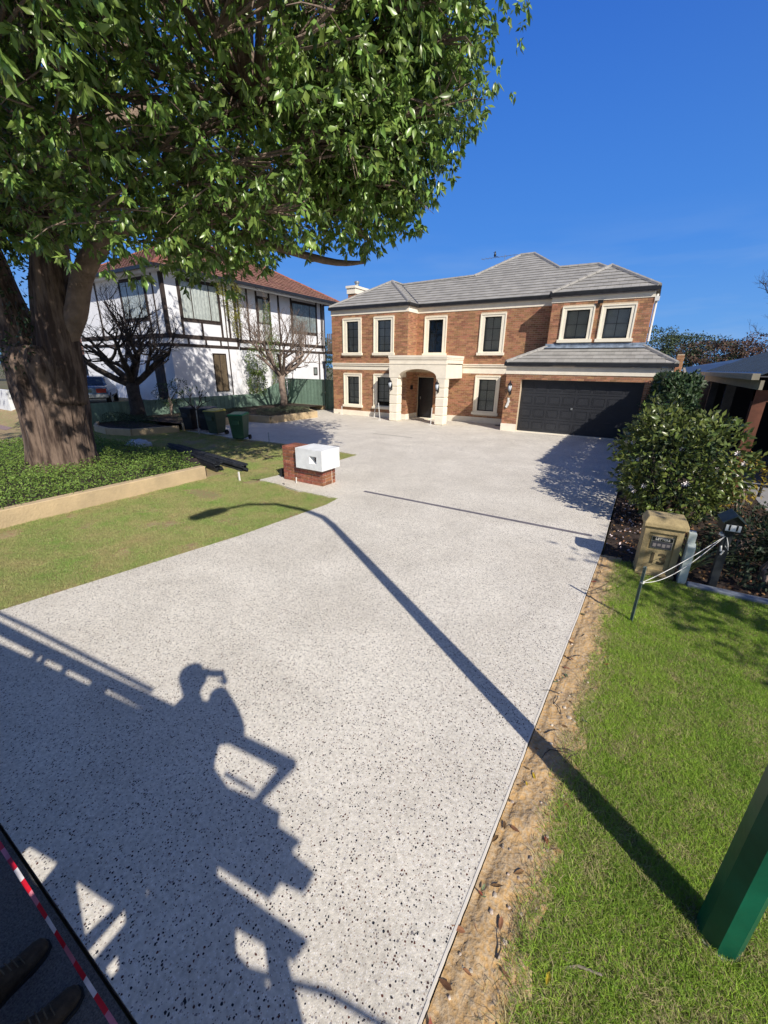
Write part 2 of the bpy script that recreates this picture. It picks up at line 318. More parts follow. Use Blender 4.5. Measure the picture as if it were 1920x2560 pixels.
def ground_mat(name, a, b_, c, s1, s2):
    m = bpy.data.materials.new(name); m.use_nodes = True; N = m.node_tree; L = N.links; b = N.nodes['Principled BSDF']
    co = N.nodes.new('ShaderNodeTexCoord')
    n1 = N.nodes.new('ShaderNodeTexNoise'); n1.inputs['Scale'].default_value = s1; n1.inputs['Detail'].default_value = 6; L.new(co.outputs['Object'], n1.inputs['Vector'])
    n2 = N.nodes.new('ShaderNodeTexNoise'); n2.inputs['Scale'].default_value = s2; n2.inputs['Detail'].default_value = 6; L.new(co.outputs['Object'], n2.inputs['Vector'])
    r1 = N.nodes.new('ShaderNodeMapRange'); r1.inputs['From Min'].default_value = .4; r1.inputs['From Max'].default_value = .6; L.new(n1.outputs['Fac'], r1.inputs['Value'])
    r2 = N.nodes.new('ShaderNodeMapRange'); r2.inputs['From Min'].default_value = .4; r2.inputs['From Max'].default_value = .65; L.new(n2.outputs['Fac'], r2.inputs['Value'])
    x1 = N.nodes.new('ShaderNodeMix'); x1.data_type = 'RGBA'; x1.inputs['A'].default_value = (*a,1); x1.inputs['B'].default_value = (*b_,1); L.new(r1.outputs[0], x1.inputs['Factor'])
    x2 = N.nodes.new('ShaderNodeMix'); x2.data_type = 'RGBA'; L.new(x1.outputs['Result'], x2.inputs['A']); x2.inputs['B'].default_value = (*c,1); L.new(r2.outputs[0], x2.inputs['Factor'])
    L.new(x2.outputs['Result'], b.inputs['Base Color']); b.inputs['Roughness'].default_value = .95
    bp = N.nodes.new('ShaderNodeBump'); bp.inputs['Strength'].default_value = .6; bp.inputs['Distance'].default_value = .02; L.new(n2.outputs['Fac'], bp.inputs['Height']); L.new(bp.outputs[0], b.inputs['Normal'])
    return m
M_lawnL = ground_mat('left_lawn_ground', (0.21,0.23,0.08), (0.34,0.27,0.14), (0.26,0.16,0.09), 1.1, 14)
M_lawnR = ground_mat('right_lawn_ground', (0.10,0.12,0.03), (0.15,0.15,0.05), (0.20,0.16,0.08), 2.0, 40)
M_sandy = ground_mat('sandy_soil', (0.50,0.31,0.125), (0.38,0.25,0.12), (0.44,0.34,0.22), 4.0, 45)
M_earth = ground_mat('ground_earth', (0.12,0.12,0.05), (0.16,0.13,0.07), (0.10,0.09,0.05), .5, 9)

# ------------------------------------------------------------------ the ground
def sheet(name, poly, z, m, thick=0.0):
    b = MB(); b.prism(poly, [], lambda p: (p[0],p[1],z), lambda p: (p[0],p[1],z-max(thick,0.002))); return struct(b.build(name, m))
struct(MB().add([(-600,-600,-0.08),(600,-600,-0.08),(600,600,-0.08),(-600,600,-0.08)], [(0,1,2,3)]).build('ground', M_earth))
sheet('road', [(-60,-34),(60,-34),(60,-20.165),(-60,-20.165)], 0.014, M_asph, 0.06)
DRIVE = [(9.85,-20.15),(15.82,-20.15),(15.84,-19.4),(15.90,-17.8),(16.00,-15.5),(16.07,-13.2),(16.08,-8.0),(16.2,-1.2),(17.0,-0.6),(17.0,1.2),(-1.9,1.2),(-1.84,-2.2),(0.45,-2.3),
         (0.42,-5.72),(-0.9,-5.8),(-0.8,-9.55),(2.5,-9.62),(4.67,-9.40),(7.62,-9.42),(8.45,-9.50),(8.50,-12.35),(8.30,-12.55),(8.19,-13.47),(8.9,-13.50),(9.6,-13.62),(10.35,-13.61),(10.82,-13.57),(10.88,-14.1),(10.70,-16.2),(10.17,-19.2)]
sheet('driveway', DRIVE, 0.03, M_agg, 0.10)
# pale trowelled edge of the slab along the right side
edge = [(15.82,-20.15),(15.84,-19.4),(15.90,-17.8),(16.00,-15.5),(16.07,-13.2),(16.08,-8.0)]
b = MB()
for (a, c) in zip(edge[:-1], edge[1:]): b.beam((a[0]-.004,a[1],.0),(c[0]-.001,c[1],.0), .012, .066)
struct(b.build('driveway_edge', mat('slab_edge', (0.66,0.62,0.55), .8, .05, 6)))
sheet('left_lawn', [(-5.1,-20.14),(9.84,-20.14),(10.14,-19.2),(10.66,-16.2),(10.84,-14.1),(10.78,-13.60),(10.3,-13.65),(9.6,-13.66),(8.9,-13.54),(8.15,-13.5),(8.26,-12.5),(8.46,-12.3),(8.41,-9.54),(7.62,-9.46),(4.67,-9.44),(2.5,-9.66),(-5.1,-9.6)], 0.004, M_lawnL, 0.08)
sheet('left_lawn_far', [(-60,-20.14),(-5.11,-20.14),(-5.11,-11.9),(-60,-11.9)], 0.004, M_lawnL, 0.08)
sheet('right_lawn', [(16.12,-20.14),(40,-20.14),(40,-14.02),(17.10,-13.98),(16.36,-13.7),(16.30,-15.5),(16.22,-17.8)], -0.012, M_lawnR, 0.05)
sheet('garden_bed_soil', [(16.10,-13.5),(16.3,-13.6),(17.1,-13.96),(18.9,-13.98),(18.7,5.5),(16.3,5.5),(16.12,-8)], 0.0, M_soil, 0.08)
sheet('neighbour_driveway', [(18.92,-13.98),(30,-13.98),(30,14),(18.72,14),(18.72,5.5)], 0.002, mat('grey_concrete', (0.27,0.27,0.28), .9, .1, 3), 0.08)
sheet('earth_strip', [(6.9,-13.72),(8.15,-13.5),(8.26,-12.52),(6.8,-13.3)], 0.009, M_soil, .004)
# terrace of the property behind the left fence
sheet('terrace_ground', [(-60,-11.6),(-5.35,-11.6),(-5.35,16),(-60,16)], 0.75, M_earth, 0.9)
b = MB(); b.add([(-60,-13.6,-.05),(-5.35,-13.6,-.05),(-5.35,-11.6,.752),(-60,-11.6,.752),(-5.35,-11.6,-.05)], [(0,1,2,3),(1,4,2)])
struct(b.build('terrace_bank', M_lawnL))

# bumpy sandy strip beside the slab
def strip():
    nx, ny = 26, 330; V = []; rs = np.random.default_rng(3)
    from mathutils import noise
    for j in range(ny+1):
        y = -20.14+j*(6.6/ny)
        xl = np.interp(y, [-20.15,-19.4,-17.8,-15.5,-13.2], [15.83,15.85,15.91,16.01,16.08]); 
        wdt = 0.40+.07*noise.noise(Vector((y*2.3,1,0)))-0.10*(y+20)/6.6
        for i in range(nx+1):
            x = xl+wdt*i/nx
            h = 0.008+0.018*noise.noise(Vector((x*7,y*7,0)))+0.012*noise.noise(Vector((x*25,y*25,3)))+.006*noise.noise(Vector((x*70,y*70,3)))
            V.append((x, y, h+ (0.01 if i > 3 else 0)))
    F = [(j*(nx+1)+i, j*(nx+1)+i+1, (j+1)*(nx+1)+i+1, (j+1)*(nx+1)+i) for j in range(ny) for i in range(nx)]
    o = npmesh('sand_strip', np.array(V), np.array(F), M_sandy, smooth=True); o['kind'] = 'structure'
    return o
strip()

# ------------------------------------------------------------------ brick and tile makers
BRK = []   # bricks collected per call: (x,z,len,h)
def wall_bricks(x0, x1, z0, z1, holes, L=0.23, H=0.076, J=0.010):
    res = []; k = 0; z = z0
    while z < z1-0.02:
        zt = min(z+H, z1); iv = [(x0, x1)]
        for (a, c, d, e) in holes:
            if d < zt-.004 and e > z+.004:
                n = []
                for (p, q) in iv:
                    if c <= p or a >= q: n.append((p, q))
                    else:
                        if a > p: n.append((p, a))
                        if c < q: n.append((c, q))
                iv = n
        for (p, q) in iv:
            s = math.floor((p-x0-(k%2)*(L+J)/2)/(L+J))*(L+J)+x0+(k%2)*(L+J)/2
            while s < q:
                a = max(s, p); c = min(s+L, q)
                if c-a > 0.03: res.append((a, c, z, zt))
                s += L+J
        z += H+J; k += 1
    return res
def brick_faces(parent, base, ux, nrm, bl, m, proud, stuff_name, parts_left, sort_key=None, depth=0.012):
    """bricks along direction ux from base; nearest become parts, the rest one stuff part"""
    base = Vector(base); ux = Vector(ux); nrm = Vector(nrm)
    items = []
    for (a, c, z, zt) in bl:
        ctr = base+ux*((a+c)/2)+Vector((0,0,(z+zt)/2)); items.append(((ctr-CAM).length, a, c, z, zt))
    items.sort(); rest = MB(); cache = {}
    pw = parent_world(parent); inv = pw.inverted()
    for i, (d, a, c, z, zt) in enumerate(items):
        pr = proud*(1+random.uniform(-.25,.25))
        if i < parts_left:
            key = (round(c-a,3), round(zt-z,3))
            if key not in cache:
                hl, hh = key[0]/2, key[1]/2; e = .003
                b = MB(); vs = []
                for q in ((-hl,-hh),(hl,-hh),(hl,hh),(-hl,hh)): vs.append(ux*q[0]+Vector((0,0,q[1]))-nrm*depth)
                for q in ((-hl+e,-hh+e),(hl-e,-hh+e),(hl-e,hh-e),(-hl+e,hh-e)): vs.append(ux*q[0]+Vector((0,0,q[1]))+nrm*proud)
                for q in ((-hl,-hh),(hl,-hh),(hl,hh),(-hl,hh)): vs.append(ux*q[0]+Vector((0,0,q[1]))+nrm*(proud-.003))
                b.add(vs, [(0,1,9,8),(1,2,10,9),(2,3,11,10),(3,0,8,11),(8,9,5,4),(9,10,6,5),(10,11,7,6),(11,8,4,7),(4,5,6,7)])
                me = bpy.data.meshes.new('brick'); me.from_pydata([tuple(v) for v in b.v], [], b.f); bm = bmesh.new(); bm.from_mesh(me); bmesh.ops.recalc_face_normals(bm, faces=bm.faces); bm.to_mesh(me); bm.free(); me.materials.append(m); cache[key] = me
            ctr = base+ux*((a+c)/2)+Vector((0,0,(z+zt)/2))+nrm*(pr-proud)
            place('brick', cache[key], parent, inv@ctr)
        else:
            p0 = base+ux*a; p1 = base+ux*c; vs = []
            for off in (-depth, pr):
                for (q, zz) in ((p0,z),(p1,z),(p1,zt),(p0,zt)): vs.append(Vector((q.x,q.y,zz))+nrm*off)
            rest.add(vs, [(4,5,6,7),(0,1,5,4),(1,2,6,5),(2,3,7,6),(3,0,4,7)])
    if rest.v: rest.build(stuff_name, m, parent, kind='stuff')
    return max(0, parts_left-len(items))
def wall_cells(b, base, ux, nrm, x0, x1, z0, z1, holes, thick):
    """mortar wall with rectangular openings, as butted cells"""
    xs = sorted({x0,x1}|{min(max(v,x0),x1) for h in holes for v in h[:2]}); zs = sorted({z0,z1}|{min(max(v,z0),z1) for h in holes for v in h[2:]})
    base = Vector(base); ux = Vector(ux); nrm = Vector(nrm)
    for i in range(len(xs)-1):
        for j in range(len(zs)-1):
            cx, cz = (xs[i]+xs[i+1])/2, (zs[j]+zs[j+1])/2
            if any(h[0] < cx < h[1] and h[2] < cz < h[3] for h in holes): continue
            vs = []
            for off in (0, -thick):
                for (q, zz) in ((xs[i],zs[j]),(xs[i+1],zs[j]),(xs[i+1],zs[j+1]),(xs[i],zs[j+1])): vs.append(base+ux*q+Vector((0,0,zz))+nrm*off)
            b.add(vs, [(0,1,2,3),(7,6,5,4),(0,4,5,1),(1,5,6,2),(2,6,7,3),(3,7,4,0)])
def clip_poly(poly, a, b_, c):   # keep a*x+b*y+c >= 0
    o = []
    for i in range(len(poly)):
        p, q = poly[i], poly[(i+1)%len(poly)]; fp = a*p[0]+b_*p[1]+c; fq = a*q[0]+b_*q[1]+c
        if fp >= 0: o.append(p)
        if (fp >= 0) != (fq >= 0): t = fp/(fp-fq); o.append((p[0]+t*(q[0]-p[0]), p[1]+t*(q[1]-p[1])))
    return o
TILES = []
def tile_face(poly3, eave_dir, W=0.30, E=0.34, lift=0.03, wave=0):
    """list of (vertices, faces) wedge tiles covering a convex planar face; poly3 counter-clockwise from above"""
    P = [Vector(p) for p in poly3]; n = (P[1]-P[0]).cross(P[2]-P[0]).normalized()
    if n.z < 0: n = -n; P.reverse()
    e = Vector(eave_dir).normalized(); s = n.cross(e).normalized()
    if s.z < 0: s = -s
    o = P[0]; Q = [((p-o).dot(e), (p-o).dot(s)) for p in P]
    area = sum(Q[i][0]*Q[(i+1)%len(Q)][1]-Q[(i+1)%len(Q)][0]*Q[i][1] for i in range(len(Q)))
    if area < 0: Q.reverse()
    x0, x1 = min(q[0] for q in Q), max(q[0] for q in Q); y0, y1 = min(q[1] for q in Q), max(q[1] for q in Q)
    res = []; k = 0; y = y0
    while y < y1:
        x = x0-W*(k%2)/2
        while x < x1:
            g = .003; poly = [(x+g,y),(x+W-g,y),(x+W-g,y+E+.01),(x+g,y+E+.01)]
            if wave: poly = [(x+g,y),(x+W*.35,y),(x+W*.65,y),(x+W-g,y),(x+W-g,y+E+.01),(x+W*.65,y+E+.01),(x+W*.35,y+E+.01),(x+g,y+E+.01)]
            for i in range(len(Q)):
                p, q = Q[i], Q[(i+1)%len(Q)]; a, b_ = -(q[1]-p[1]), (q[0]-p[0]); poly = clip_poly(poly, a, b_, -(a*p[0]+b_*p[1]))
                if len(poly) < 3: break
            if len(poly) >= 3:
                jit = random.uniform(-.002,.002)
                def top(q):
                    t = (q[1]-y)/E; h = .006+lift*(1-t)+jit
                    if wave: h += wave*math.sin(math.pi*(q[0]-x)/W)
                    return o+e*q[0]+s*q[1]+n*h
                m_ = len(poly); vs = [top(q) for q in poly]+[o+e*q[0]+s*q[1]+n*-.01 for q in poly]
                res.append((vs, [tuple(range(m_))]+[(i, i+m_, (i+1)%m_+m_, (i+1)%m_) for i in range(m_)]))
            x += W
        y += E; k += 1
    return res
def roof_tiles(parent, tiles, m, nparts):
    key = lambda t: (sum(t[0], Vector())/len(t[0])-CAM).length
    tiles = sorted(tiles, key=key)
    for vs, fs in tiles[:nparts]: MB().add(vs, fs).build('roof_tile', m, parent)
    b = MB()
    for vs, fs in tiles[nparts:]: b.add(vs, fs)
    if b.v: b.build('roof_tiles', m, parent, kind='stuff')
def ridge_caps(parent, a, c, m, step=0.42, wdt=0.22, h=0.07):
    a = Vector(a); c = Vector(c); L = (c-a).length; n = max(1, int(L/step)); d = (c-a)/n
    for i in range(n):
        p = a+d*i; q = a+d*(i+1.06); sd = d.normalized().cross(Vector((0,0,1))).normalized(); uu = sd.cross(d.normalized())
        vs = []
        for (pt, k) in ((p,1.0),(q,.86)):
            for (sx, uz) in ((-1,-.75),(-.62,.35),(0,.8),(.62,.35),(1,-.75)): vs.append(pt+sd*(sx*wdt/2*k)+uu*(uz*h*k))
        MB().add(vs, [(0,1,6,5),(1,2,7,6),(2,3,8,7),(3,4,9,8),(0,5,9,4),(4,3,2,1,0),(5,6,7,8,9)]).build('ridge_cap', m, parent)

# ================================================================== the brick house
HOUSE = empty('brick_house', (8.0, 1.0, 0.0), 'two-storey orange brick house with cream mouldings, grey tiled roof and double garage', 'house')
NX = (0,-1,0)
def window(parent, x0, x1, z0, z1, Y, gx0, gx1, gz0, gz1, cols=2, rows=3, inner=0.0, open_sash=False, blind_to=0.0, fr=M_cream2, sillover=0.06):
    """moulded surround (part), with sill, sash, bars, pane and blind as sub-parts"""
    b = MB(); w1 = 0.055
    # outer raised bead and inner flat architrave
    st = z0+0.13
    b.box((x0,Y-.06,st),(x0+w1,Y+.02,z1)); b.box((x1-w1,Y-.06,st),(x1,Y+.02,z1)); b.box((x0+w1,Y-.06,z1-w1),(x1-w1,Y+.02,z1))
    b.box((x0+w1,Y-.035,st),(gx0,Y+.06,z1-w1)); b.box((gx1,Y-.035,st),(x1-w1,Y+.06,z1-w1)); b.box((gx0,Y-.035,gz1),(gx1,Y+.06,z1-w1))
    b.box((gx0,Y-.033,st),(gx1,Y+.06,gz0))
    wd = b.build('window', fr, parent)
    MB().box((x0-sillover,Y-.11,z0),(x1+sillover,Y+.02,st-.001)).build('sill', fr, wd)
    s = MB(); t = .045; yf = Y+.035
    s.box((gx0,yf,gz0),(gx0+t,yf+.05,gz1)); s.box((gx1-t,yf,gz0),(gx1,yf+.05,gz1)); s.box((gx0+t,yf,gz1-t),(gx1-t,yf+.05,gz1)); s.box((gx0+t,yf,gz0),(gx1-t,yf+.05,gz0+t))
    s.build('sash', M_black, wd)
    g = MB()
    for i in range(1, cols):
        xx = gx0+(gx1-gx0)*i/cols; g.box((xx-.011,yf+.012,gz0+t),(xx+.011,yf+.03,gz1-t))
    for j in range(1, rows):
        zz = gz0+(gz1-gz0)*j/rows
        for i in range(cols):
            xa = gx0+t if i == 0 else gx0+(gx1-gx0)*i/cols+.011; xb = gx1-t if i == cols-1 else gx0+(gx1-gx0)*(i+1)/cols-.011
            g.box((xa,yf+.014,zz-.011),(xb,yf+.028,zz+.011))
    g.build('glazing_bars', M_black, wd)
    quad_pane([(gx0+t,yf+.034,gz0+t),(gx1-t,yf+.034,gz0+t),(gx1-t,yf+.034,gz1-t),(gx0+t,yf+.034,gz1-t)], M_glass, wd)
    if blind_to is not None:
        bl = MB(); z = gz1-.03; zb = gz0+(gz1-gz0)*blind_to+.02
        while z > zb:
            bl.add([(gx0+.03,yf+.10,z),(gx1-.03,yf+.10,z),(gx1-.03,yf+.125,z-.034),(gx0+.03,yf+.125,z-.034)], [(0,1,2,3)]); z -= .045
        bl.build('blind', M_blind, wd, kind='stuff')
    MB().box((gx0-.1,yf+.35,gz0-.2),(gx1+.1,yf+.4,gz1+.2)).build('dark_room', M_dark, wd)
    return wd
WIN = {  # x0,x1,z0,z1 | glass
 'a':(0.82,2.11,3.39,5.32, 1.08,1.90,3.55,5.16), 'b':(2.93,4.22,3.39,5.32, 3.17,4.03,3.55,5.16),
 'c':(0.82,2.11,0.50,2.40, 1.08,1.92,0.68,2.24), 'd':(2.93,4.22,0.50,2.40, 3.17,4.03,0.68,2.24),
 'e':(5.51,6.80,3.37,5.32, 5.75,6.58,3.55,5.16), 'f':(8.60,9.88,3.40,5.32, 8.82,9.66,3.57,5.17),
 'g':(8.58,9.89,0.46,2.42, 8.79,9.68,0.66,2.24), 'h':(12.52,13.80,3.89,5.33, 12.70,13.62,4.04,5.18), 'i':(14.04,15.32,3.89,5.32, 14.22,15.14,4.03,5.17)}
def hole(k, e=.03): w_ = WIN[k]; return (w_[0]+e, w_[1]-e, w_[2]+e, w_[3]-e)
Y0, Y1, YU, YG, YP, YD = 0.0, 1.05, 0.30, -0.93, -1.13, 1.26
ZF, ZT = 5.50, 5.80           # brick top, fascia top
walls = MB(); left_parts = 300
hl = [hole(k) for k in 'abcd']
wall_cells(walls, (0,Y0,0), (1,0,0), NX, 0, 5.05, 0.03, ZT, hl, .25)
hm = [hole(k) for k in 'efg']+[(5.21,6.19,0.0,2.26)]
wall_cells(walls, (0,Y1,0), (1,0,0), NX, 5.05, 12.05, 0.03, ZT, hm, .25)
wall_cells(walls, (0,YU,0), (1,0,0), NX, 12.05, 15.83, 3.3, ZT, [hole(k) for k in 'hi'], .25)
GD = (11.40, 16.15, 0.0, 2.33)
wall_cells(walls, (0,YG,0), (1,0,0), NX, 10.72, 16.95, 0.03, 2.86, [GD], .35)
# returns and the unseen sides
walls.box((4.80,.25,.03),(5.05,1.04,ZT)); walls.box((12.05,.551,2.9),(12.30,1.04,ZT)); walls.box((15.58,.551,2.9),(15.83,2.3,ZT)); walls.box((15.15,2.3,2.9),(15.40,9.8,ZT)); walls.box((15.40,2.05,2.9),(15.58,2.3,ZT))
walls.box((10.72,-.579,.03),(10.97,1.04,2.86)); walls.box((16.70,-.579,.03),(16.95,5.8,2.86))
walls.box((0,.25,.03),(.25,9.8,ZT)); walls.box((0,9.8,.03),(15.4,10.05,ZT)); walls.box((15.15,.7,.03),(15.4,9.8,2.89)); walls.box((15.41,5.55,.03),(16.69,5.8,2.86))
walls.build('wall', M_mortar, HOUSE)
plz = {0:.30}
bl_g = [(a,c,z,t) for (a,c,z,t) in wall_bricks(10.72, 16.95, .36, 2.555, [GD])]
bl_u = wall_bricks(12.05, 15.83, 3.5, ZF, [hole(k,0) for k in 'hi'])
bl_m = wall_bricks(5.05, 12.05, .32, 2.52, hm+[hole('g',0)])+wall_bricks(5.05, 12.05, 2.98, ZF, [hole('e',0),hole('f',0)])
bl_l = wall_bricks(0, 5.05, .30, 2.60, [hole('c',0),hole('d',0)])+wall_bricks(0, 5.05, 2.98, ZF, [hole('a',0),hole('b',0)])
n_ = brick_faces(HOUSE, (0,YG,0), (1,0,0), NX, bl_g, M_brick, .008, 'brickwork_garage', 220)
brick_faces(HOUSE, (0,YU,0), (1,0,0), NX, bl_u, M_brick, .008, 'brickwork_upper', 80)
brick_faces(HOUSE, (0,Y1,0), (1,0,0), NX, bl_m, M_brick, .008, 'brickwork_centre', 0)
brick_faces(HOUSE, (0,Y0,0), (1,0,0), NX, bl_l, M_brick, .008, 'brickwork_left', 0)
# return of the left wing (faces +x), side of the upper wing, side of garage, garage return
brick_faces(HOUSE, (5.05,0,0), (0,1,0), (1,0,0), wall_bricks(0,1.05,.32,2.52,[])+wall_bricks(0,1.05,2.98,ZF,[]), M_brick, .008, 'brickwork_return', 0)
brick_faces(HOUSE, (15.83,YU,0), (0,1,0), (1,0,0), wall_bricks(0,2.0,3.1,ZF,[]), M_brick, .008, 'brickwork_side', 0)
brick_faces(HOUSE, (12.05,YU,0), (0,1,0), (-1,0,0), wall_bricks(0,.75,2.98,ZF,[]), M_brick, .008, 'brickwork_upper_return', 0)
brick_faces(HOUSE, (10.72,YG,0), (0,1,0), (-1,0,0), wall_bricks(0,1.98,.36,2.56,[]), M_brick, .008, 'brickwork_garage_return', 0)
brick_faces(HOUSE, (16.95,YG,0), (0,1,0), (1,0,0), wall_bricks(0,6.7,.3,2.86,[]), M_brick, .008, 'brickwork_garage_side', 0)
# plinth
b = MB(); e = .022
b.box((-e,Y0-e,.03),(5.05+e,Y0+.01,.30)); b.box((5.05-.01,Y0+.011,.03),(5.05+e,Y1-e-.001,.30))
b.box((5.05-.01,Y1-e,.03),(5.19,Y1+.01,.32)); b.build('plinth', M_cream, HOUSE); b = MB(); b.box((6.21,Y1-e,.03),(10.72-e-.001,Y1+.01,.32))
b.build('plinth', M_cream, HOUSE)
b = MB(); b.box((10.72-e,YG-e,.03),(11.40,YG+.01,.36)); b.box((10.72-e,YG+.011,.03),(10.73,Y1+.01,.36)); b.build('plinth', M_cream, HOUSE)
MB().box((16.15,YG-e,.03),(16.95+e,YG+.01,.36)).build('plinth', M_cream, HOUSE)
# string course between storeys
b = MB()
def course(b, xa, xb, Y, zb, zt):
    b.box((xa,Y-.02,zb),(xb,Y+.015,zt-.14)); b.box((xa-.004,Y-.07,zt-.14),(xb+.004,Y+.015,zt-.05)); b.box((xa-.006,Y-.10,zt-.05),(xb+.006,Y+.015,zt))
course(b, 0, 4.62, Y0, 2.62, 2.98); b.build('string_course', M_cream, HOUSE); b = MB(); course(b, 7.86, 10.72, Y1, 2.52, 2.98)
b.build('string_course', M_cream, HOUSE)
# frieze under the eaves
b = MB()
b.box((-.03,Y0-.03,ZF),(5.08,Y0+.01,5.76)); b.box((5.04,Y0+.011,ZF),(5.08,Y1-.03,5.76)); b.box((5.04,Y1-.03,ZF),(12.03,Y1+.01,5.76))
b.box((12.02,YU-.03,ZF),(15.86,YU+.01,5.70)); b.box((12.02,YU+.011,ZF),(12.06,Y1-.031,5.70)); b.box((15.82,YU+.011,ZF),(15.86,2.3,5.70))
b.box((10.69,YG-.03,2.56),(16.98,YG+.01,2.875)); b.box((10.69,YG+.011,2.56),(10.73,Y1-.03,2.875)); b.box((16.94,YG+.011,2.56),(16.98,5.8,2.875))
b.build('frieze', M_cream, HOUSE)
# soffits and gutters
b = MB()
b.box((-.05,Y0-.12,5.765),(5.10,Y0-.031,5.80)); b.box((5.081,Y1-.12,5.765),(12.0,Y1-.031,5.80)); b.box((11.98,YU-.12,5.705),(15.9,YU-.031,5.74)); b.box((10.68,YG-.12,2.88),(17.0,YG-.031,2.91))
b.build('soffit', mat('grey_soffit',(.30,.28,.30),.8), HOUSE)
def gutter(pts, z, h=.125):
    for a, c in zip(pts[:-1], pts[1:]):
        g = MB(); g.beam((a[0],a[1],z+h/2),(c[0],c[1],z+h/2), .11, h); g.build('gutter', M_gutter, HOUSE)
gutter([(-.09,6),(-.09,-.13),(5.15,-.13),(5.15,.92),(11.95,.92)], 5.79)
gutter([(11.95,.92),(11.95,.17),(15.95,.17),(15.95,2.6)], 5.745)
gutter([(10.66,1.0),(10.66,-1.06),(17.05,-1.06),(17.05,5.8)], 2.915)
# roof planes (underlay slabs) and tiles
t28 = math.tan(R_(28))
def S(x, y): return (x, y, 5.92+.55*(y-.93))
A_l, A_f, A_r = [(-.08,-.12,5.92),(2.52,2.57,7.45),(2.52,4.0,7.45),(-.08,6.9,5.92)], [(-.08,-.12,5.92),(5.13,-.12,5.92),(2.52,2.57,7.45)], [(5.13,-.12,5.92),(5.13,.93,5.92),(2.52,3.62,7.45),(2.52,2.57,7.45)]
S_main = [S(5.13,.93), S(15.6,.93), S(13.2,3.8), S(11.45,3.85), S(9.55,6.2), S(8.80,6.2), S(7.0,3.9), S(2.45,3.65)]
U_f = [(11.95,.18,5.87),(15.94,.18,5.87),(13.94,2.3,7.10)]; U_l = [(11.95,.18,5.87),(13.94,2.3,7.10),(13.94,3.15,7.10),(11.95,.95,5.87)]; U_r = [(15.94,.18,5.87),(15.94,2.6,5.87),(13.94,4.8,7.10),(13.94,2.3,7.10)]
tg = .435
G_f = [(10.66,-1.05,3.04),(17.04,-1.05,3.04),(15.83,YU-.01,3.04+tg*1.51),(12.05,YU-.01,3.04+tg*1.51)]
G_l = [(10.66,-1.05,3.04),(12.05,YU-.01,3.04+tg*1.51),(12.05,1.04,3.04+tg*1.51),(10.66,1.04,3.04)]
G_r = [(17.04,-1.05,3.04),(17.04,5.8,3.04),(15.84,5.8,3.04+tg*1.51),(15.84,YU-.01,3.04+tg*1.51)]
faces = [(A_l,(0,1,0)),(A_f,(1,0,0)),(A_r,(0,1,0)),(U_f,(1,0,0)),(U_l,(0,1,0)),(U_r,(0,1,0)),(G_f,(1,0,0)),(G_l,(0,1,0)),(G_r,(0,1,0))]
b = MB(); back = [S(13.2,3.8),S(11.45,3.85),S(9.55,6.2),S(8.8,6.2),S(7.0,3.9),S(2.45,3.65)]
for f, _ in faces+[(S_main,0)]:
    n = len(f); P3 = [Vector(p)-Vector((0,0,.012)) for p in f]; Q3 = [p-Vector((0,0,.06)) for p in P3]
    tri = tessellate_polygon([[Vector((p[0],p[1],0)) for p in f]])
    b.add(P3+Q3, [tuple(t) for t in tri]+[tuple(i+n for i in reversed(t)) for t in tri]+[(i,(i+1)%n,(i+1)%n+n,i+n) for i in range(n)])
# back slopes close the volume
b.add([(2.45,3.65,7.45),(7.0,3.9,7.6),(8.8,6.2,8.83),(9.55,6.2,8.83),(11.45,3.85,7.57),(13.2,3.8,7.55),(15.6,10.1,5.85),(-.35,10.1,5.85),(-.35,6.9,5.92),(2.52,4.0,7.45)],
      [(0,1,7,8),(1,2,7),(2,3,6,7),(3,4,6),(4,5,6)])
b.build('roof', M_roofg, HOUSE)
tl = []
for f, e_ in faces: tl += tile_face(f, e_)
# the S plane is not convex: split at the valleys of the ridge line
parts = [[S(5.13,.93),S(7.0,.93),S(7.0,3.9),S(2.45,3.65)], [S(7.0,.93),S(8.8,.93),S(8.8,6.2),S(7.0,3.9)], [S(8.8,.93),S(9.55,.93),S(9.55,6.2),S(8.8,6.2)], [S(9.55,.93),S(11.45,.93),S(11.45,3.85),S(9.55,6.2)], [S(11.45,.93),S(15.6,.93),S(13.2,3.8),S(11.45,3.85)]]
for f in parts: tl += tile_face(f, (1,0,0))
roof_tiles(HOUSE, tl, M_roofg, 300)
M_cap = mat('ridge_cap_grey', (.30,.29,.27), .8, .15, 6)
def up(p, h=.05): return (p[0],p[1],p[2]+h)
for a, c in [(A_f[0],A_f[2]),(A_f[1],A_f[2]),(A_f[2],A_l[2]),(S(2.45,3.65),S(7.0,3.9)),(S(7.0,3.9),S(8.8,6.2)),(S(8.8,6.2),S(9.55,6.2)),(S(9.55,6.2),S(11.45,3.85)),(S(11.45,3.85),S(13.2,3.8)),
             (U_f[0],U_f[2]),(U_f[1],U_f[2]),(U_f[2],U_l[2]),(G_f[0],G_f[3]),(G_f[1],G_f[2]),(S(13.2,3.8),S(15.0,1.9))]:
    ridge_caps(HOUSE, up(a), up(c), M_cap)
# valley strip and lead flashing
MB().beam((5.11,.93,5.95),(2.55,3.58,7.44), .05, .06).build('valley', M_gutter, HOUSE)
b = MB(); fz = 3.04+tg*1.51
for i in range(8):
    xa = 12.0+i*.487; b.box((xa,YU-.05,fz+.02),(xa+.48,YU-.004,fz+.16+random.uniform(-.01,.01))); b.obox((xa+.24,YU-.14,fz-.0+random.uniform(-.006,.006)),(.482,.20,.012),(R_(23),0,random.uniform(-.02,.02)))
b.build('lead_flashing', M_lead, HOUSE)
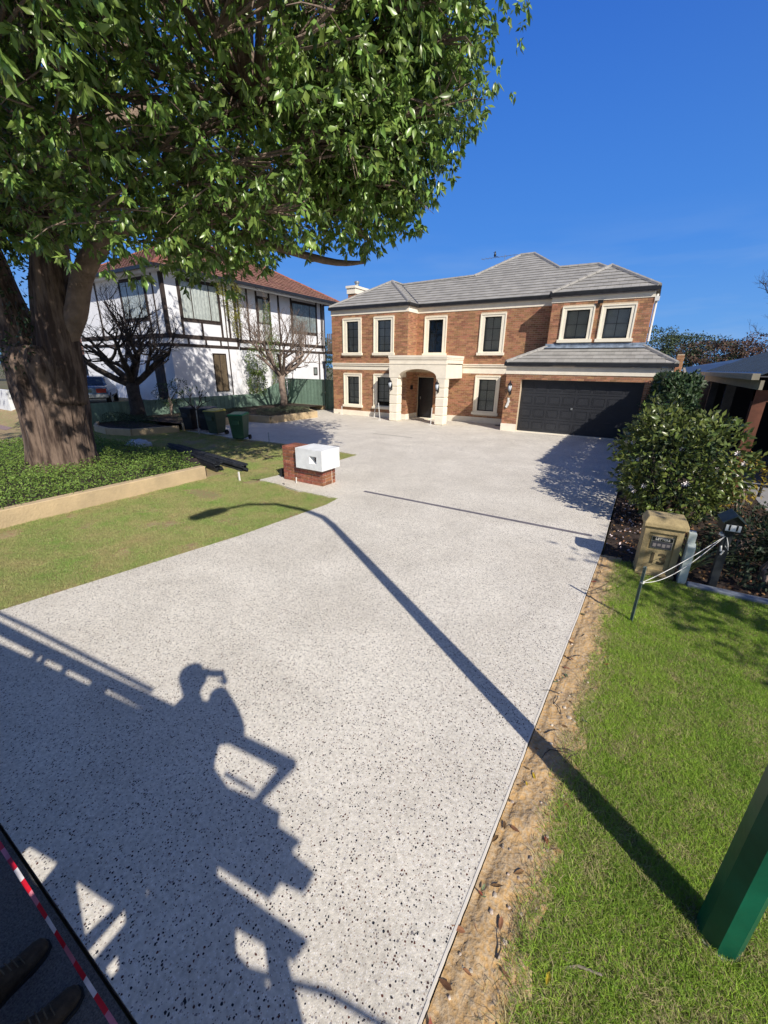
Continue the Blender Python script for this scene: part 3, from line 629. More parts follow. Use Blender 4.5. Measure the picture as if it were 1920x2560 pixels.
# windows
for k, (c_, r_w, bt) in dict(a=(2,4,0),b=(2,4,0),c=(2,4,0),d=(2,4,.15),e=(2,3,None),f=(2,3,0),g=(2,3,0),h=(2,2,0),i=(2,2,0)).items():
    Yw = {'a':Y0,'b':Y0,'c':Y0,'d':Y0,'e':Y1,'f':Y1,'g':Y1,'h':YU,'i':YU}[k]
    w_ = WIN[k]; window(HOUSE, w_[0],w_[1],w_[2],w_[3],Yw-.008,w_[4],w_[5],w_[6],w_[7],c_,r_w,blind_to=bt)
# inner window grids seen behind the upper right panes
# portico
PT = MB()
PT.box((4.62,YP,2.98),(7.83,Y1-.001,3.16))
PT.box((4.58,YP-.05,3.24),(7.87,Y1-.002,3.35)); PT.box((4.60,YP-.03,3.16),(7.85,Y1-.003,3.24))
PT.box((4.60,YP-.02,2.93),(7.85,YP+.1,2.979)); 
PT.build('portico_roof', M_cream, HOUSE)
def arch(Yf, Yb, xa, xb, za, zc, top, X0_, X1_):
    pts = []; n = 18; cx = (xa+xb)/2; hw = (xb-xa)/2; rise = zc-za
    for i in range(n+1):
        t = math.pi*i/n; pts.append((cx+hw*math.cos(t), za+rise*math.sin(t)**.85))
    poly = [(X0_,top),(X0_,za-.03),(xa-.0,za-.03)]+[p for p in reversed(pts)]+[(xb,za-.03),(X1_,za-.03),(X1_,top)]
    b = MB(); b.prism(poly, [], lambda p: (p[0],Yf,p[1]), lambda p: (p[0],Yb,p[1])); return b
arch(YP, YP+.42, 5.20, 7.33, 2.30, 2.71, 2.929, 4.62, 7.83).build('arch', M_cream, HOUSE)
b = MB(); b.box((7.42,YP+.421,2.27),(7.82,Y1-.001,2.929)); b.build('side_beam', M_cream, HOUSE); b = MB(); b.box((4.63,YP+.421,2.27),(5.03,Y0-.03,2.929)); b.build('side_beam', M_cream, HOUSE)
for xa, xb in ((4.65,5.14),(7.34,7.82)):
    for k in range(5):
        z = .03+k*.448; e = .0
        MB().box((xa,YP,z+.018),(xb,YP+.49,z+.43)).build('pillar_block', M_cream, HOUSE, bevel=.02)
    MB().box((xa+.03,YP+.03,.03),(xb-.03,YP+.46,2.27)).build('pillar_core', M_cream, HOUSE)
# front door (screen door) with frame and step
b = MB(); b.box((5.21,YD-.12,.06),(5.29,YD,2.26)); b.box((6.11,YD-.12,.06),(6.19,YD,2.26)); b.box((5.29,YD-.12,2.17),(6.11,YD,2.26)); b.box((5.29,YD-.12,.06),(6.11,YD,.18))
dr = b.build('front_door', M_black, HOUSE)
MB().box((5.29,YD-.05,.18),(6.11,YD-.035,2.17)).build('door_mesh', mat('door_mesh',(.022,.022,.026),.3), dr)
MB().box((5.35,YD-.15,1.08),(5.40,YD-.121,1.22)).build('door_handle', M_galv, dr)
MB().box((5.19,.55,.03),(6.21,1.04,.075)).build('doorstep', M_cream, HOUSE)
MB().box((5.06,.45,1.62),(5.085,.72,1.84)).build('name_plaque', M_black, HOUSE)
# garage door: sections with raised panels
gd = MB(); gd.box((11.40,YG+.28,.03),(16.15,YG+.34,2.33)); GDR = gd.build('garage_door', M_garage, HOUSE)
sw = (16.15-11.40)
for r in range(4):
    z = .05+r*.57
    sct = MB().box((11.41,YG+.262,z),(16.14,YG+.279,z+.555)).build('door_section', M_garage, GDR)
    for c in range(8):
        xa = 11.46+c*.586; fr = MB(); x0, x1, z0, z1 = xa, xa+.49, z+.10, z+.46; t = .02
        fr.box((x0,YG+.25,z0),(x1,YG+.2615,z0+t)); fr.box((x0,YG+.25,z1-t),(x1,YG+.2615,z1)); fr.box((x0,YG+.25,z0+t),(x0+t,YG+.2615,z1-t)); fr.box((x1-t,YG+.25,z0+t),(x1,YG+.2615,z1-t)); fr.box((x0+.05,YG+.253,z0+.05),(x1-.05,YG+.2615,z1-.05))
        fr.build('raised_panel', M_garage, GDR)
MB().box((13.60,YG+.225,1.12),(13.68,YG+.25,1.2)).build('door_lock', M_galv, GDR)
MB().box((11.40,YG-.02,.031),(16.15,YG+.26,.05)).build('door_threshold', M_cream, HOUSE)
# wall lanterns
def lantern(x, Y, z):
    b = MB(); b.box((x-.05,Y-.02,z-.10),(x+.05,Y,z+.22)); b.tube([(x,Y-.01,z-.02),(x,Y-.10,z-.16),(x,Y-.17,z-.05)], .014, 6)
    b.lathe([(.02,-.04),(.06,.0),(.045,.02)], (x,Y-.17,z), 8); b.lathe([(.11,.30),(.10,.34),(.03,.42),(.015,.50),(.0,.52)], (x,Y-.17,z), 8)
    for k in range(6):
        a = math.pi*k/3; b.tube([(x+.05*math.cos(a),Y-.17+.05*math.sin(a),z+.01),(x+.10*math.cos(a),Y-.17+.10*math.sin(a),z+.30)], .008, 4)
    o = b.build('wall_lantern', M_black, HOUSE)
    MB().lathe([(.03,.02),(.075,.14),(.085,.28),(.0,.29)], (x,Y-.17,z), 10).build('lantern_glass', mat('frosted_glass',(.65,.72,.80),.2,.05), o, smooth=True)
lantern(4.78, YP, 1.74); lantern(7.47, YP, 1.72); lantern(10.98, YG-.01, 1.78)
b = MB(); b.box((13.86,YU-.14,5.38),(14.06,YU-.08,5.50)); b.box((13.93,YU-.08,5.42),(13.99,YU-.01,5.46)); b.build('floodlight', M_gutter, HOUSE)
b = MB(); b.box((10.90,YG-.035,1.18),(10.98,YG-.01,1.52)); b.obox((10.93,YG-.05,1.25),(.10,.02,.34),(0,.35,0)); b.build('loose_sealant_bag', M_pvc, HOUSE)
# downpipe and vent at the right corner
b = MB(); b.tube([(15.93,.45,5.62),(15.93,.45,3.9)], .045, 8); b.build('downpipe', M_pvc, HOUSE)
b = MB(); b.box((15.87,.25,5.36),(16.02,.40,5.52)); b.build('camera_box', M_pvc, HOUSE)
# chimney
ch = MB(); ch.box((-1.36,3.5,.0),(-.82,5.1,7.20)); CH = ch.build('chimney', M_mortar, HOUSE)
for base, ux, nr, L in (((-1.36,3.5,0),(1,0,0),(0,-1,0),.54),((-.82,3.5,0),(0,1,0),(1,0,0),1.6)):
    bb = wall_bricks(0, L, 5.2, 7.18, []); rest = MB()
    for (a,c,z,t) in bb:
        p0 = Vector(base)+Vector(ux)*a; p1 = Vector(base)+Vector(ux)*c
        vs = [Vector((q.x,q.y,zz))+Vector(nr)*off for off in (-.01,.008) for (q,zz) in ((p0,z),(p1,z),(p1,t),(p0,t))]
        rest.add(vs, [(4,5,6,7),(0,1,5,4),(1,2,6,5),(2,3,7,6),(3,0,4,7)])
    rest.build('chimney_bricks', M_brick, CH, kind='stuff')
b = MB(); b.box((-1.42,3.44,7.2),(-.76,5.16,7.52)); b.box((-1.47,3.39,7.52),(-.71,5.21,7.66)); b.build('chimney_cap', M_cream, CH)
b = MB(); b.lathe([(.12,0),(.12,.2),(.17,.22),(.17,.3),(.1,.34),(.0,.35)], (-1.0,4.0,7.66), 12); b.build('flue_cowl', M_galv, CH)
# TV antenna with perched bird
b = MB(); b.tube([(7.9,6.2,7.9),(7.9,6.2,8.95)], .015, 6)
b.tube([(6.5,6.2,8.86),(8.6,6.3,8.92)], .012, 5)
for k in range(9): xx = 6.6+k*.23; b.tube([(xx,6.2-.30+.02*k,8.87),(xx,6.2+.30-.02*k,8.87)], .006, 4)
b.build('television_antenna', M_galv, HOUSE)
b = MB(); b.lathe([(.0,-.10),(.05,-.06),(.07,0),(.06,.07),(.035,.12),(.045,.15),(.03,.19),(.0,.2)], (7.3,6.2,8.99), 8)
b.beam((7.36,6.2,8.93),(7.55,6.2,8.86), .05, .02); b.beam((7.26,6.2,9.15),(7.19,6.2,9.14), .015, .015)
tag(b.build('bird', M_black, smooth=True), 'small dark bird perched on the television antenna of the brick house', 'bird')
# mat / drain cover at the wall, external bits
MB().box((10.0,.45,.032),(10.66,.75,.05)).build('drain_cover', M_gutter, HOUSE)
# white marker stakes leaning by the house
for (x, y, lx, h, lab) in ((.86,-.35,-.02,.54,'white marker stake standing below the lower left window'), (3.2,-.35,.03,.62,'white marker stake below the half-hidden window left of the portico'),
                     (4.15,-1.25,-.13,.95,'white stake leaning against the left portico pillar'), (7.22,-1.28,.03,.88,'white stake leaning on the right portico pillar')):
    b = MB(); b.beam((x,y,.03),(x+lx,y+.04,h), .035, .02, (0,1,0)); b.box((x-.12,y-.05,.031),(x+.05,y+.03,.05)); tag(b.build('marker_stake', M_pvc), lab, 'stake', 'white marker stakes along the house front')
# slot drains
for (xa, xb, y, wd_, lab) in ((11.0,15.86,-12.83,.095,'wide dark strip drain across the driveway before the letterbox'),(2.37,4.51,-5.36,.03,'thin dark slot drain nearer the bare tree planter'),(6.37,8.33,-5.36,.03,'thin dark slot drain in front of the portico')):
    b = MB(); b.box((xa,y-wd_/2,.0305),(xb,y+wd_/2,.0335))
    if wd_ > .05:
        pass
    tag(b.build('strip_drain', mat('drain_slot',(.15,.14,.155),.6,.1,5) if wd_ > .05 else M_gutter), lab, 'drain')
b = MB(); b.box((17.10,1.4,.0),(17.34,1.9,3.43)); PIER = b.build('brick_pier', M_mortar); tag(PIER, 'narrow brick pier rising just right of the garage roof corner', 'pier')
bb = wall_bricks(0, .24, 2.2, 3.42, []); rest = MB()
for (a,c,z,t) in bb: rest.box((17.10+a,1.392,z),(17.10+c,1.41,t))
rest.build('pier_bricks', M_brick, PIER, kind='stuff')

# ================================================================== leaves and branches
def leaves(name, C, D, S, m, parent=None, kind='stuff', droop=0.5, wratio=0.42, per=1):
    """C centres, D directions (unit), S lengths: folded 4-triangle leaves"""
    n = len(C); D = D/np.linalg.norm(D, axis=1, keepdims=True)
    r = rng.normal(size=(n,3)); side = np.cross(D, r); side /= np.linalg.norm(side, axis=1, keepdims=True)+1e-9
    up_ = np.cross(side, D)
    L = S[:,None]; W = L*wratio
    base = C; mid = C+D*L*.48+up_*L*.05; tip = C+D*L-up_*L*.10*droop*2
    l1 = C+D*L*.42+side*W*.5-up_*L*.05; r1 = C+D*L*.42-side*W*.5-up_*L*.05
    V = np.stack([base,l1,mid,r1,tip],1).reshape(-1,3)
    o = np.arange(n)[:,None]*5
    F = np.concatenate([o+[0,1,2], o+[0,2,3], o+[1,4,2], o+[2,4,3]],1).reshape(-1,3)
    return npmesh(name, V, F, m, parent, kind=kind)
def unit(n, r=rng):
    v = r.normal(size=(n,3)); return v/np.linalg.norm(v,axis=1,keepdims=True)
def foliage(name, lobes, dens, m, parent, size=(.05,.08), shell=.25, flat=0.0, down=.3, loc=(0,0,0), kind='stuff', wratio=.45):
    """leaf clumps spread through the outer shell of several ellipsoid lobes"""
    C = []; D = []
    for (c, r) in lobes:
        c = np.array(c, float); r = np.array(r, float) if hasattr(r,'__len__') else np.array([r]*3, float)
        n = int(dens*(r[0]*r[1]+r[1]*r[2]+r[0]*r[2])/3*12.57)
        u = unit(n); rad = 1-np.abs(rng.normal(size=(n,1)))*shell
        # lumpy outline
        k = 1+0.10*np.sin(u[:,:1]*9+c[0])+0.10*np.sin(u[:,1:2]*11+c[1])+0.08*np.sin(u[:,2:3]*10)
        P = c+u*r*rad*k; keep = np.ones(n, bool)
        for (c2, r2) in lobes:
            c2 = np.array(c2, float); r2 = np.array(r2, float) if hasattr(r2,'__len__') else np.array([r2]*3, float)
            q = ((P-c2)/r2); keep &= ~(np.sum(q*q,1) < .45)
        P = P[keep]; C.append(P); D.append(u[keep]+unit(len(P))*.9+np.array([0,0,-down]))
    C = np.concatenate(C); D = np.concatenate(D); S_ = rng.uniform(size[0], size[1], len(C))
    return leaves(name, C-np.array(loc), D, S_, m, parent, kind=kind, wratio=wratio)
def branchy(b, p, d, L, r, depth, rnd, spread=.55, up_=.15, n=5, kids=(2,4), shrink=.72, bend=.25, minr=.004):
    """recursive bare limbs"""
    segs = 3 if depth > 1 else 2; pts = [Vector(p)]; dd = Vector(d).normalized()
    for i in range(segs):
        dd = (dd+Vector((rnd.uniform(-bend,bend),rnd.uniform(-bend,bend),rnd.uniform(-bend,bend)+up_*.5))).normalized(); pts.append(pts[-1]+dd*L/segs)
    r1 = max(r*.62, minr); rad = [r+(r1-r)*i/segs for i in range(segs+1)]
    b.tube(pts, rad, n if depth > 1 else 3, cap=False)
    if depth == 0: return
    for k in range(rnd.randint(*kids)):
        t = rnd.uniform(.45,1.0); i = min(int(t*segs), segs-1); q = pts[i].lerp(pts[i+1], t*segs-i)
        nd = (dd+Vector((rnd.gauss(0,spread),rnd.gauss(0,spread),rnd.gauss(0,spread)*.7+up_))).normalized()
        branchy(b, q, nd, L*shrink*rnd.uniform(.8,1.15), max(r1*.85,minr), depth-1, rnd, spread, up_, n, kids, shrink, bend, minr)

# ================================================================== the big street tree
TREE = empty('street_tree', (3.35,-15.8,.30), 'huge spreading broadleaf tree with a thick ridged forked trunk in the raised bed', 'tree')
inv = parent_world(TREE).inverted()
def rib_tube(name, pts, rad, m, nseg=40, seed=1, rough=.05, parent=None, flute=.05, sub=5):
    from mathutils import noise
    pts = [Vector(p) for p in pts]; P = []; R = []
    for i in range(len(pts)-1):
        p0 = pts[max(i-1,0)]; p1 = pts[i]; p2 = pts[i+1]; p3 = pts[min(i+2,len(pts)-1)]
        for k in range(sub):
            t = k/sub; P.append(0.5*((2*p1)+(p2-p0)*t+(2*p0-5*p1+4*p2-p3)*t*t+(3*p1-p0-3*p2+p3)*t**3)); R.append(rad[i]+(rad[i+1]-rad[i])*t)
    P.append(pts[-1]); R.append(rad[-1]); b = MB(); vs = []; N = len(P); ref = Vector((.9,.2,.1))
    for i, p in enumerate(P):
        d = (P[min(i+1,N-1)]-P[max(i-1,0)]).normalized(); sd = d.cross(ref).normalized(); uu = sd.cross(d)
        for k in range(nseg):
            a = 2*math.pi*k/nseg; fl = noise.noise(Vector((math.cos(a)*3.2+seed, math.sin(a)*3.2, p.z*.35)))*flute*2.2+(noise.noise(Vector((math.cos(a)*9+seed, math.sin(a)*9, p.z*1.1)))+.8*abs(noise.noise(Vector((math.cos(a)*17+seed, math.sin(a)*17, p.z*.9)))))*rough
            rr = R[i]*(1+fl); vs.append(p+sd*math.cos(a)*rr+uu*math.sin(a)*rr)
    fs = [(i*nseg+k,(i+1)*nseg+k,(i+1)*nseg+(k+1)%nseg,i*nseg+(k+1)%nseg) for i in range(N-1) for k in range(nseg)]
    fs.append(tuple(range(nseg))); fs.append(tuple((N-1)*nseg+k for k in reversed(range(nseg))))
    b.add(vs, fs); return b.build(name, m, parent, smooth=True)
rib_tube('trunk', [(3.30,-15.80,.05),(3.32,-15.80,.5),(3.38,-15.78,1.3),(3.47,-15.76,2.2),(3.56,-15.74,2.8),(3.60,-15.74,3.2)], [.90,.75,.69,.70,.75,.52], M_bark, 110, 1, .10, TREE, .07, 7)
# cam-left is (-.854,-.521); the left stem leans that way, the centre stem rises, the limb sweeps right
LFT = Vector((-.854,-.521,0)); RGT = -LFT
base = Vector((3.58,-15.75,2.6))
rib_tube('stem', [base+LFT*.18-Vector((0,0,.7)), base+LFT*.36+Vector((0,0,.3)), base+LFT*.62+Vector((0,0,1.6)), base+LFT*.85+Vector((0,0,3.0)), base+LFT*1.4+Vector((0,0,5.2)), base+LFT*2.6+Vector((0,.5,7.6))], [.46,.44,.37,.31,.24,.13], M_bark, 40, 5, .1, TREE, .07)
rib_tube('stem', [base+RGT*.20-Vector((0,0,.7)), base+RGT*.38+Vector((0,0,.3)), base+RGT*.55+Vector((0,0,1.6)), base+RGT*.80+Vector((0,0,3.2)), base+RGT*.5+Vector((0,.1,5.6)), base+RGT*.9+Vector((0,.6,8.2))], [.48,.44,.37,.32,.24,.13], M_bark, 40, 9, .1, TREE, .07)
def limb(pts, rad, name='limb', seed=3): return rib_tube(name, pts, rad, M_limb, 18, seed, .04, TREE, .05)
L1 = [base+RGT*.42+Vector((0,.05,.45)), base+RGT*.98+Vector((0,0.02,1.25)), base+RGT*1.50+Vector((0,-.1,2.1)), base+RGT*2.1+Vector((.05,-.1,2.75)), base+RGT*2.9+Vector((.1,.1,3.15)), base+RGT*4.2+Vector((.3,.3,3.4)), base+RGT*5.2+Vector((.5,.5,3.7))]
limb(L1, [.20,.23,.21,.18,.14,.09,.03], seed=4)
limb([base+RGT*.45+Vector((0,0,3.3)), base+RGT*2+Vector((.4,-.4,4.0)), base+RGT*4+Vector((1.0,-.6,4.3)), base+RGT*5.6+Vector((1.3,-.2,4.7)), base+RGT*6.6+Vector((1.5,.4,4.9))], [.24,.2,.16,.10,.03], seed=6)
limb([base+RGT*4.2+Vector((.4,.2,3.0)), base+RGT*5.4+Vector((1.1,1.0,2.5)), base+RGT*6.0+Vector((1.3,1.3,2.5))], [.10,.08,.03], seed=8)
limb([base+RGT*.5+Vector((0,.1,4.6)), base+RGT*2.4+Vector((-.5,1.6,5.8)), base+RGT*5+Vector((-.6,2.4,7.0))], [.2,.14,.06], seed=11)
limb([base+RGT*.5+Vector((0,.1,4.2)), base+RGT*2.6+Vector((1.4,-1.6,5.4)), base+RGT*4.6+Vector((2.6,-2.2,6.8))], [.18,.13,.05], seed=12)
limb([base+LFT*.6+Vector((0,0,1.6)), base+LFT*1.2+Vector((1.5,-1.0,3.0)), base+LFT*1.5+Vector((3.2,-1.6,4.6))], [.2,.14,.06], seed=13)
limb([base+LFT*.9+Vector((0,.1,3.0)), base+LFT*2.6+Vector((-.4,1.6,4.4)), base+LFT*4+Vector((-.4,2.6,5.6))], [.2,.14,.06], seed=14)
# crown: leafy sprays on many clumps through a wide flattened volume
SIL = [(-400,-900),(1195,-900),(1205,-60),(1215,40),(1262,130),(1240,250),(1188,330),(1160,400),(1120,470),(1062,520),(1050,585),(1000,640),(950,668),(900,652),(860,615),(790,575),(740,600),(700,665),(600,650),(560,700),(520,735),(480,690),(400,650),(395,590),(330,575),(270,640),(235,700),(190,640),(130,640),(60,690),(0,700),(-400,760)]
def inpoly(x, y, P):
    c = False; j = len(P)-1
    for i in range(len(P)):
        if (P[i][1] > y) != (P[j][1] > y) and x < (P[j][0]-P[i][0])*(y-P[i][1])/(P[j][1]-P[i][1])+P[i][0]: c = not c
        j = i
    return c
LIMBGAP = [(150,900),(190,640),(290,540),(440,510),(475,660),(380,720),(280,900)]
def crown():
    rs = np.random.default_rng(21); cl = []
    c0 = np.array([5.2,-14.6,8.6]); r0 = np.array([10.2,6.6,4.7])
    tries = 0
    while len(cl) < 410 and tries < 40000:
        tries += 1; u = rs.normal(size=3); u /= np.linalg.norm(u); q = c0+u*r0*rs.uniform(.55,1.0)
        if tries%5 == 0: q = np.array([8.6,-18.4,8.2])+u*np.array([4.2,2.8,3.2])*rs.uniform(.3,1.0)
        if tries%7 == 0: q = np.array([8.5,-13.8,5.3])+u*np.array([4.0,3.0,1.3])*rs.uniform(.3,1.0)
        if tries%11 == 0: q = np.array([2.5,-15.6,6.3])+u*np.array([3.4,3.0,2.2])*rs.uniform(.3,1.0)
        if tries%6 == 1: q = np.array([12.6,-12.5,8.0])+u*np.array([2.2,2.2,2.4])*rs.uniform(.2,1.0)
        if tries%13 == 2: q = np.array([11.4,-12.6,6.0])+u*np.array([1.8,1.6,1.2])*rs.uniform(.2,1.0)
        if q[2] < 4.0: continue
        a = proj(q)
        if a is not None and (inpoly(a[0], a[1], LIMBGAP) or (a[0] < 230 and 560 < a[1] < 900 and rs.uniform() < .62)): continue
        rad = rs.uniform(.75,1.35)
        if (Vector(q)-CAM).length < rad+2.9: continue
        # the shade it throws must stay on the left of the plot, as in the photograph
        sx, sy = q[0]-1.073*q[2], q[1]+.697*q[2]
        if sx+rad > 6.2+rs.uniform(-.8,1.2): continue
        if sy-rad < -15.4: continue
        a = proj(q)
        if a is not None:
            d = (Vector(q)-CAM).dot(F_); pr = rad*1011/d
            if a[0] < 2600 and a[1] > -900:
                if not inpoly(a[0], a[1], SIL): continue
                ed = rs.uniform(.55,1.15)
                if not (inpoly(a[0]+pr*ed, a[1], SIL) and inpoly(a[0], a[1]+pr*ed*.9, SIL)): 
                    rad *= .6; pr *= .6
                    if not (inpoly(a[0]+pr*.8, a[1], SIL) and inpoly(a[0], a[1]+pr*.85, SIL)): continue
        cl.append((q, rad))
    C = []; D = []; Z = []
    for q, rad in cl:
        n = int(30*rad*rad)+10
        u = rs.normal(size=(n,3)); u /= np.linalg.norm(u,axis=1,keepdims=True)
        rr = rad*(1.08-np.abs(rs.normal(size=(n,1)))*.33+(rs.uniform(size=(n,1)) < .07)*.35)*np.array([1.05,1.05,.85])
        P = q+u*rr
        # each spray: whorl of 8-11 drooping leaves
        for k in range(n):
            m_ = rs.integers(6,12); ax = u[k]*.8+np.array([0,0,.25]); ang = rs.uniform(0,6.28)+np.arange(m_)*2.4
            t1 = np.cross(ax,[0.2,.1,1]); t1 /= np.linalg.norm(t1)+1e-9; t2 = np.cross(ax,t1); t2 /= np.linalg.norm(t2)+1e-9
            dirs = (t1[None]*np.cos(ang)[:,None]+t2[None]*np.sin(ang)[:,None])*.8+ax[None]*.35+np.array([0,0,-rs.uniform(.5,1.1)])+rs.normal(size=(m_,3))*.22
            C.append(P[k]+dirs*.015+rs.normal(size=(m_,3))*.03); D.append(dirs); Z.append(rs.uniform(.12,.21,m_)*rs.uniform(.75,1.1))
    C = np.concatenate(C); D = np.concatenate(D); Z = np.concatenate(Z)
    return C, D, Z, cl
C_, D_, Z_, CL = crown(); print('CLUMPS', len(CL), len(C_))
dd = np.linalg.norm(C_-np.array(CAM), axis=1); vis = (C_-np.array(CAM))@np.array(F_) > 0.3
order = np.argsort(np.where(vis, dd, 1e9)); near = order[:300]; rest_ = order[300:]
off = np.array([3.35,-15.8,.30])
leaves('crown', C_[rest_]-off, D_[rest_], Z_[rest_], M_leaf, TREE, kind='stuff')
# the nearest leaves are parts of their own
lm = None
b = MB(); b.add([(0,0,0),(.42,.21,-.05),(.48,0,.05),(.42,-.21,-.05),(1,0,-.10)], [(0,1,2),(0,2,3),(1,4,2),(2,4,3)])
lm = bpy.data.meshes.new('leaf'); lm.from_pydata(b.v, [], b.f); lm.materials.append(M_leaf)
for i in near:
    o = bpy.data.objects.new('leaf', lm); COL.objects.link(o); o.parent = TREE
    q = Vector(D_[i]).normalized().to_track_quat('X','Z')@Euler((random.uniform(-1.2,1.2),0,0)).to_quaternion()
    o.rotation_mode = 'QUATERNION'; o.rotation_quaternion = q; o.location = C_[i]-off; o.scale = (Z_[i],)*3
# twigs through the clumps
tw = MB(); rt = random.Random(5)
for q, rad in CL:
    q = Vector(q)
    for k in range(5):
        d = Vector((rt.gauss(0,1),rt.gauss(0,1),rt.gauss(0,.6))).normalized(); a = q-Vector((q.x-3.3,q.y+15.9,q.z-5.5)).normalized()*rad*.9
        tw.tube([a, q+d*rad*.3, q+d*rad*.85, q+d*rad*1.08+Vector((0,0,-.05))], [.022,.014,.007,.003], 4, cap=False)
tw.build('twigs', M_limb, TREE, kind='stuff')
# boughs joining stems and clumps
bo = MB(); hubs = [base+RGT*.45+Vector((0,0,3.4)), base+LFT*1.0+Vector((0,0,3.0)), base+RGT*5+Vector((.7,.3,3.3)), base+RGT*5+Vector((1.2,-.4,4.5)), base+RGT*.6+Vector((0,.3,6.5))]
for q, rad in CL[::3]:
    q = Vector(q); h = min(hubs, key=lambda a: (a-q).length); m1 = h.lerp(q,.5)+Vector((rt.gauss(0,.3),rt.gauss(0,.3),rt.uniform(-.1,.5)))
    bo.tube([h, h.lerp(m1,.5)+Vector((0,0,.1)), m1, q], [.06,.05,.035,.02], 5, cap=False)
bo.build('boughs', M_limb, TREE, kind='stuff')
# creeper on the trunk fork
foliage('creeper', [((3.7,-16.2,3.0),(.5,.4,.45)),((3.75,-16.0,4.6),(.3,.35,1.3))], 130, M_hedge, TREE, (.07,.13), .3, loc=off)
CRP = len(bpy.data.objects)

# ================================================================== raised bed and ground cover
BED = MB(); BED.box((6.72,-20.1,-.05),(6.92,-14.10,.33)); 
bw = BED.build('garden_wall', M_sand, bevel=.012); tag(bw, 'low tan limestone retaining wall along the left lawn', 'wall')
struct(MB().add([(-2,-20.1,.31),(6.72,-20.1,.29),(6.72,-14.05,.29),(5.2,-13.2,.20),(1,-13.4,.2),(-2,-14,.1),(-4,-20.1,.0),(5.2,-12.9,0.0),(1,-12.9,0.0),(-3,-13.4,0),(6.72,-13.95,0)], [(0,1,2,3,4,5),(0,5,9,6),(5,4,8,9),(4,3,7,8),(3,2,10,7)]).build('raised_bed_soil', M_soil))
def cover(name, fn, n, size, m, label, cat='ground cover', zr=(0,.2), upd=.7, wratio=.5):
    P = []
    while len(P) < n:
        q = fn()
        if q is not None: P.append(q)
    P = np.array(P); D = unit(len(P)); D[:,2] = np.abs(D[:,2])*upd
    o = leaves(name, P, D, rng.uniform(size[0],size[1],len(P)), m, None, kind='stuff', wratio=wratio)
    return tag(o, label, cat)
from mathutils import noise as NZ
def bedpt():
    x = random.uniform(-1.5,6.85); y = random.uniform(-20.1,-13.5) if x < 6.2 else random.uniform(-20.1,-14.05)
    if (x-3.3)**2+(y+15.8)**2 < .6: return None
    if y > -14.0 and x > 5.6: return None
    h = .30+.12*max(0, NZ.noise(Vector((x*1.6,y*1.6,2)))+.45)+.12*max(0,NZ.noise(Vector((x*4,y*4,5))))
    if x > 6.5: h -= (x-6.5)*.35
    return (x, y, random.uniform(.26, max(.28,h+.06)))
cover('weedy_ground_cover', bedpt, 46000, (.03,.065), M_weed, 'bright green leafy weeds filling the raised bed around the big tree')

# ================================================================== grass (instanced tufts, stuff)
def tuft(name, n, r, h, wd, m, lean=.5, seed=1):
    rs = np.random.default_rng(seed); V = []; F = []
    for i in range(n):
        a = rs.uniform(0,6.283); q = np.sqrt(rs.uniform(0,1))*r; x, y = q*np.cos(a), q*np.sin(a); hh = h*rs.uniform(.45,1.15)
        la = rs.uniform(0,6.283); l = hh*lean*rs.uniform(.2,1.3); dx, dy = l*np.cos(la), l*np.sin(la); fa = rs.uniform(0,6.283); wx, wy = wd*np.cos(fa)/2, wd*np.sin(fa)/2
        k = len(V); V += [(x-wx,y-wy,0),(x+wx,y+wy,0),(x+dx*.35-wx*.8,y+dy*.35-wy*.8,hh*.55),(x+dx*.35+wx*.8,y+dy*.35+wy*.8,hh*.55),(x+dx,y+dy,hh*(.95 if l < hh*.6 else .7))]
        F += [(k,k+1,k+3),(k,k+3,k+2),(k+2,k+3,k+4)]
    me = bpy.data.meshes.new(name); me.from_pydata(V, [], F); me.materials.append(m); return bpy.data.objects.new(name, me)
